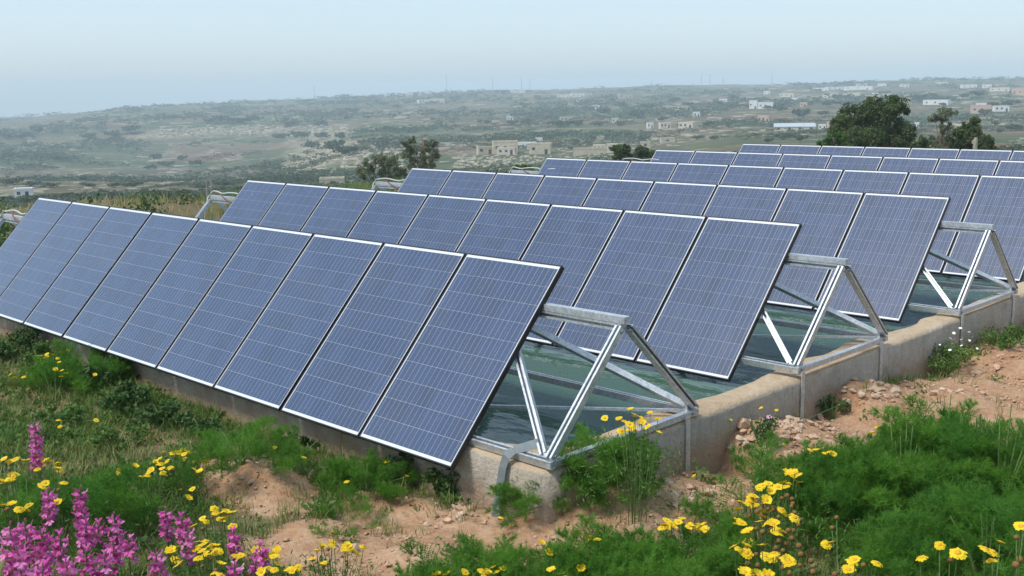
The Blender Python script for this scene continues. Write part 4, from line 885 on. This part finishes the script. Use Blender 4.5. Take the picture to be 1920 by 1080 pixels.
def daisy(label, heads, up, spent=(), seed=0, group='yellow crown daisy plants', size=1., leaves=1.):
    r_ = random.Random(seed)
    if up > .25: heads = list(heads)+[(px+r_.uniform(-16, 16), py+r_.uniform(-9, 9)) for px, py in heads if r_.random() < .4]
    pts = [(at(px, py, up*r_.uniform(.8, 1.15)), 0) for px, py in heads]+[(at(px, py, up*r_.uniform(.7, 1.0)), 1) for px, py in spent]
    cx = sum(p.x for p, _ in pts)/len(pts); cy = sum(p.y for p, _ in pts)/len(pts); g = H(cx, cy)[0]
    root = empty('crown_daisy', (cx, cy, g), 0, label, 'daisy', group); o_ = Vector((cx, cy, g))
    for p, kind in pts:
        q = p-o_; fx, fy = q.x*.45, q.y*.45; gz = H(cx+fx, cy+fy)[0]-g
        b = MB(); b.tube([(fx, fy, gz-.02), (fx*.4+q.x*.6+r_.uniform(-.02, .02), fy*.4+q.y*.6+r_.uniform(-.02, .02), gz*.4+q.z*.6), (q.x, q.y, q.z-.004)], [.0032, .0028, .002], 4, False); b.build('stem', M['stem'], root)
        tl = (r_.uniform(-.55, .65), r_.uniform(-.5, .5), r_.uniform(0, 6)); s_ = size*r_.uniform(.85, 1.12)
        if kind == 0:
            f_ = put('flower', PET[r_.randrange(3)], root, q, tl, s_); put('flower_centre', DISC, f_)
        else: put('spent_head', SPENT, root, q, tl, s_*1.05)
    ext = max(.12, max(math.hypot(p.x-cx, p.y-cy) for p, _ in pts)*.8)
    v, f = leaflets(seed, up, ext, int(leaves*(60+26*len(pts)))); gz = H(v[:, 0]+cx, v[:, 1]+cy)-g; v[:, 2] += gz
    put('foliage', np_mesh('foliage', v, f, M['weed'], False, np.random.default_rng(seed).uniform(0, 1, len(v))), root)
daisy('yellow daisies beside the tallest pink spike at the left edge', [(8, 862), (20, 868), (48, 864), (28, 860), (20, 897), (10, 905), (30, 890), (24, 893), (22, 946), (4, 948), (12, 903)], .42, [(18, 880), (14, 955)], 1)
daisy('yellow daisies right of the tallest pink spike', [(85, 861), (92, 866), (83, 873), (76, 866), (108, 868), (108, 879), (120, 904), (80, 912), (85, 906), (108, 941), (50, 955), (54, 948)], .42, [(110, 919), (120, 889), (62, 880)], 2)
daisy('spread of yellow daisies in the middle left above the pink spikes', [(223, 887), (217, 908), (254, 874), (280, 887), (284, 882), (305, 886), (309, 889), (292, 866), (302, 869), (300, 872)], .30, [(242, 895), (250, 917)], 3)
daisy('dense yellow daisy clump left of the red dirt mound', [(312, 864), (319, 850), (325, 850), (334, 849), (345, 860), (340, 857), (355, 847), (365, 864), (364, 880), (375, 884), (384, 866), (387, 864), (345, 852), (318, 876)], .30, [(325, 882)], 4)
daisy('single small yellow daisies below the dense middle clump', [(353, 934), (339, 918), (361, 917)], .25, [], 5)
daisy('yellow daisies in front of the red dirt mound', [(402, 953), (423, 960), (436, 960), (420, 958), (380, 972), (387, 977), (414, 975), (417, 972), (363, 986), (438, 988), (435, 985)], .32, [(380, 992), (398, 970)], 6)
daisy('thick yellow daisy clump between the pink spikes', [(385, 1013), (400, 1026), (405, 1033), (412, 1035), (395, 1022), (368, 1026), (450, 1042), (454, 1040), (414, 1058), (384, 1036), (372, 1045), (390, 1040), (320, 1033), (325, 1030)], .36, [(405, 1070), (395, 1048), (380, 1062)], 7)
daisy('yellow daisies at the bottom edge left of centre', [(465, 1040), (502, 1046), (498, 1064), (510, 1068), (520, 1057), (540, 1068), (548, 1070), (553, 1069), (328, 1050), (335, 1058), (414, 1078), (520, 1032), (512, 1044)], .34, [(490, 1062), (500, 1075)], 8)
daisy('yellow daisies round the pale stone at the bottom', [(602, 1027), (605, 1024), (622, 1017), (647, 1029), (655, 1027), (651, 1024), (682, 1024), (670, 1039), (585, 1048), (608, 1056), (604, 1060), (624, 999)], .30, [(616, 1030)], 9)
daisy('yellow daisies flowering on top of the wall inside the front frame', [(1182, 768), (1134, 784), (1160, 785), (1170, 790), (1204, 782), (1190, 781), (1219, 775), (1180, 807), (1215, 800), (1237, 809), (1165, 808), (1204, 792), (1178, 792)], .66, [], 10, leaves=2.6)
daisy('yellow daisies along the bottom edge near the centre', [(818, 1077), (838, 1075), (828, 1076), (872, 1073), (905, 1070), (915, 1072), (910, 1074), (945, 1066), (931, 1071)], .33, [(960, 1070)], 11)
daisy('few yellow daisies on the bright fennel at bottom centre', [(1016, 1018), (1030, 1035), (1090, 1066), (1120, 1012), (1050, 1078), (1034, 1069)], .33, [(1125, 1025)], 12)
daisy('yellow daisies at the edge of the dirt path right of centre', [(1245, 985), (1240, 989), (1258, 982), (1272, 979), (1262, 988), (1300, 988), (1318, 985), (1308, 994), (1314, 990), (1322, 994)], .36, [(1255, 1005)], 13)
daisy('upper part of the yellow daisy clump beside the big fennel', [(1475, 885), (1490, 886), (1497, 889), (1440, 907), (1425, 912), (1446, 920), (1468, 906), (1480, 906), (1496, 905), (1412, 930), (1405, 940), (1400, 946), (1383, 956), (1414, 946), (1437, 938)], .48, [(1476, 930), (1485, 936), (1486, 945), (1484, 950), (1466, 935), (1430, 945)], 14, leaves=1.5, size=1.2)
daisy('middle part of the yellow daisy clump with brown seed heads', [(1466, 955), (1428, 968), (1432, 970), (1424, 978), (1475, 968), (1490, 970), (1454, 979), (1390, 981), (1403, 997), (1398, 993), (1458, 999), (1455, 996), (1385, 983)], .46, [(1440, 955), (1432, 957), (1450, 957), (1405, 968), (1400, 973), (1460, 970), (1490, 962), (1500, 975), (1410, 988), (1445, 993), (1478, 995), (1488, 995), (1485, 1010), (1475, 1020), (1430, 998), (1442, 985), (1420, 960), (1497, 985), (1418, 992), (1470, 1000)], 15, leaves=1.5, size=1.2)
daisy('lowest part of the daisy clump with many brown seed heads', [(1395, 1034), (1400, 1036), (1430, 1022), (1437, 1042), (1446, 1046), (1480, 1055), (1478, 1050), (1396, 1073), (1410, 1074), (1440, 1078), (1402, 1020), (1385, 1028), (1550, 1020)], .46, [(1455, 1028), (1468, 1033), (1418, 1040), (1402, 1058), (1451, 1058), (1468, 1065), (1500, 1060), (1521, 1052), (1525, 1073), (1502, 1040), (1498, 1024), (1460, 1015), (1450, 1038), (1420, 1060), (1480, 1075), (1462, 1048)], 16, leaves=1.4, size=1.2)
daisy('yellow daisies at the upper left edge of the big fennel', [(1520, 843), (1547, 849), (1560, 852), (1553, 847), (1635, 810), (1663, 804), (1640, 830), (1530, 848)], .50, [], 17)
daisy('yellow daisy pair in front of the big fennel at the bottom', [(1598, 1052), (1592, 1068), (1645, 1055)], .5, [(1619, 1060), (1565, 1077), (1569, 971), (1560, 990)], 18, size=1.05)
daisy('yellow daisies on tall stems at the bottom right', [(1728, 1045), (1762, 1021), (1796, 1036)], .55, [(1781, 1050)], 19, size=1.1, leaves=.4)
daisy('yellow daisies near the bottom right corner', [(1848, 1029), (1857, 1050), (1875, 1016), (1862, 1034), (1915, 987)], .55, [(1912, 1050), (1905, 1060), (1906, 1008)], 20, size=1.1, leaves=.4)
daisy('scattered small yellow flowers along the foot of the front wall', [(515, 840), (548, 838), (556, 845), (570, 858), (593, 795), (640, 812), (650, 902), (690, 860), (725, 866), (764, 870), (762, 893), (775, 860)], .18, [], 21, leaves=.3, size=.8)
daisy('small yellow flowers on the shrub under the left front panels', [(75, 668), (88, 664), (100, 665), (115, 662), (84, 672), (108, 672), (20, 703), (28, 708), (44, 706), (104, 693), (124, 700), (178, 703), (110, 787), (180, 788), (112, 799)], .30, [], 22, leaves=.3, size=.9)
daisy('small yellow flowers in the hollow right of the front frame', [(1370, 787), (1427, 765), (1456, 768), (1574, 758), (1471, 834), (1302, 893), (940, 970)], .16, [], 23, leaves=.1, size=.7)
p = at(1442, 783, .22); g = H(p.x, p.y)[0]; root = empty('mallow', (p.x, p.y, g), 0, 'single pink mallow flower beside the concrete wall', 'flower')
b = MB(); b.add([(0, 0, 0)]+[(.024*math.cos(k*.628)*(1 if k % 2 else .75), .024*math.sin(k*.628)*(1 if k % 2 else .75), .006) for k in range(10)], [(0, k+1, (k+1) % 10+1) for k in range(10)])
f_ = b.build('flower', M['mallow'], root); f_.location = (0, 0, .22); f_.rotation_euler = (.6, .3, 0); MB().tube([(0, 0, -.02), (.01, 0, .12), (0, 0, .218)], [.003, .003, .002], 4).build('stem', M['stem'], root)

# ------------------------------------------------------------------ pink flower spikes
def floret_mesh(seed):
    r_ = random.Random(seed); b = MB()
    # a swollen tube with a two-lobed upper lip and a pouting lower lip
    b.tube([(0, 0, 0), (.009, 0, .001), (.017, 0, .002)], [.003, .0065, .0072], 7, False)
    for (a_, ln, ww, zz) in ((.75, .015, .0085, .010), (-.75, .015, .0085, .010), (.9, .011, .0075, -.009), (0, .012, .008, -.013), (-.9, .011, .0075, -.009)):
        c_, s_ = math.cos(a_), math.sin(a_); o_ = Vector((.015, s_*.004, zz*.35))
        b.add([o_+Vector((0, -ww*.5, 0)), o_+Vector((0, ww*.5, 0)), o_+Vector((ln*.6, s_*ln*.8+ww*.75, zz)), o_+Vector((ln*.75, s_*ln*1.1, zz*1.15)), o_+Vector((ln*.6, s_*ln*.8-ww*.75, zz))], [(0, 1, 2, 3, 4)])
    return b.mesh('floret', M['pink'])
FLO = [floret_mesh(k) for k in range(3)]
lipm = dome('lip', .0035, .003, 'lip', 6)
bud = dome('bud', .004, .008, 'pink', 6)
def spike(label, px, yt, yb, up_top, seed, lean=0., dens=1.):
    r_ = random.Random(seed); tp = at(px, yt, up_top); dist = (tp-Vector(CAM)).length; L = rt(yb-yt, dist)*1.05
    g = H(tp.x, tp.y)[0]; root = empty('pink_flower_spike', (tp.x, tp.y, g), 0, label, 'flower', 'pink flower spikes at lower left')
    top = tp.z-g; bx_, by_ = r_.uniform(-.04, .04), r_.uniform(-.04, .04)
    def ax(z): t_ = 1-z/top; return Vector((bx_*t_, by_*t_, z))
    MB().tube([ax(-.03), ax(top*.5), ax(top*.98)], [.005, .004, .0025], 5).build('stem', M['stem'], root)
    n = int(min(48, max(9, L/.0175*1.4*dens)))
    for k in range(n):
        q = k/n; z = top-.012-L*q; a_ = k*2.4+r_.uniform(-.4, .4); s_ = (1.05+.5*min(1, q*3.))*r_.uniform(.8, 1.15)
        if q < .08: put('bud', bud, root, ax(z)+Vector((math.cos(a_)*.005, math.sin(a_)*.005, .004)), (0, .5, a_), 1.); continue
        f_ = put('floret', FLO[k % 3], root, ax(z)+Vector((math.cos(a_)*.004, math.sin(a_)*.004, 0)), (r_.uniform(-.3, .3), r_.uniform(-.45, .25), a_), s_)
        if k % 4 == 0: put('lip', lipm, f_, (.019, 0, -.003), (0, 1.2, 0))
    rr = np.random.default_rng(seed); C = np.stack([rr.normal(0, .02, 40), rr.normal(0, .02, 40), rr.uniform(.03, max(.05, top-L), 40)], 1); v, f = rhombs(C, .05, rr, .2, .3)
    put('leaves', np_mesh('leaves', v, f, M['weed'], False, rr.uniform(0, 1, len(v))), root)
SP = [(64, 784, 895, .62, 'tall lone pink flower spike standing above the yellow daisies'), (89, 912, 976, .50, 'pink spike just below the tallest one'), (150, 908, 985, .52, 'pink spike with dark buds right of the left clump'), (160, 972, 1022, .45, 'pink spike below the second tall spike'), (183, 975, 1015, .44, 'short pink spike between two taller ones'),
      (212, 958, 1025, .46, 'pale pink spike right of the left clump'), (240, 1000, 1042, .42, 'short magenta spike at the right of the pale one'), (18, 975, 1080, .50, 'dense pink spike in the left corner clump'), (45, 970, 1075, .50, 'dense pink spike in the middle of the left corner clump'), (75, 985, 1060, .48, 'dense pink spike at the right of the left corner clump'), (30, 1020, 1090, .46, 'low pink spike in front of the left corner clump'),
      (112, 995, 1042, .44, 'small pink spike right of the left corner clump'), (309, 948, 1008, .44, 'small pink spike with gaps below the middle daisies'), (338, 962, 1010, .44, 'pink spike left of the front daisy clump'), (352, 985, 1048, .42, 'pale pink spike against the daisy clump'), (292, 1025, 1090, .42, 'pink spike at the bottom below the small gapped one'), (197, 1030, 1090, .42, 'leaning pink spike at the bottom edge'),
      (158, 1025, 1080, .42, 'pink spike at the bottom edge below the second tall spike'), (80, 1052, 1110, .42, 'pink spike cut by the bottom edge in the corner'), (122, 1045, 1100, .42, 'pink spike cut by the bottom edge right of the corner'), (437, 990, 1042, .42, 'magenta spike in the daisies left of bottom centre'), (486, 1015, 1065, .40, 'rightmost magenta spike near the bottom edge'), (440, 1050, 1090, .38, 'pink spike top at the bottom edge among daisies'), (478, 1048, 1090, .38, 'faded pink spike top below the rightmost magenta one'), (210, 1010, 1060, .42, 'short pink spike beneath the pale one')]
for i, (px, yt, yb, up, lab) in enumerate(SP): spike(lab, px, yt, yb, up, 400+i)
# things that look alike are told apart by their order across the view
bylab = {}
for o in COL.objects:
    if o.parent is None and o.get('label') and o.get('category'): bylab.setdefault(o['label'], []).append(o)
for lab, L in bylab.items():
    if len(L) > 1:
        L.sort(key=lambda o: (Vector(o.location)-Vector(CAM)).dot(R3)/(Vector(o.location)-Vector(CAM)).dot(Vector(CF)))
        for i, o in enumerate(L): o['label'] = f"{lab}, {'leftmost' if i == 0 else ORDN[i]+' from left'}"
# ------------------------------------------------------------------ haze
hz = MB(); hz.box((-3120, -3120, -140), (3120, 3120, 45)); ho = hz.build('haze', None); tag(ho, kind='stuff')
hm = bpy.data.materials.new('haze_air'); hm.use_nodes = True; hn = hm.node_tree.nodes; hn.remove(hn['Principled BSDF'])
pv = hn.new('ShaderNodeVolumePrincipled'); pv.inputs['Density'].default_value = HAZE_DENSITY; pv.inputs['Color'].default_value = (.73, .885, 1., 1); pv.inputs['Anisotropy'].default_value = 0.
hm.node_tree.links.new(pv.outputs[0], hn['Material Output'].inputs['Volume']); ho.data.materials.append(hm)
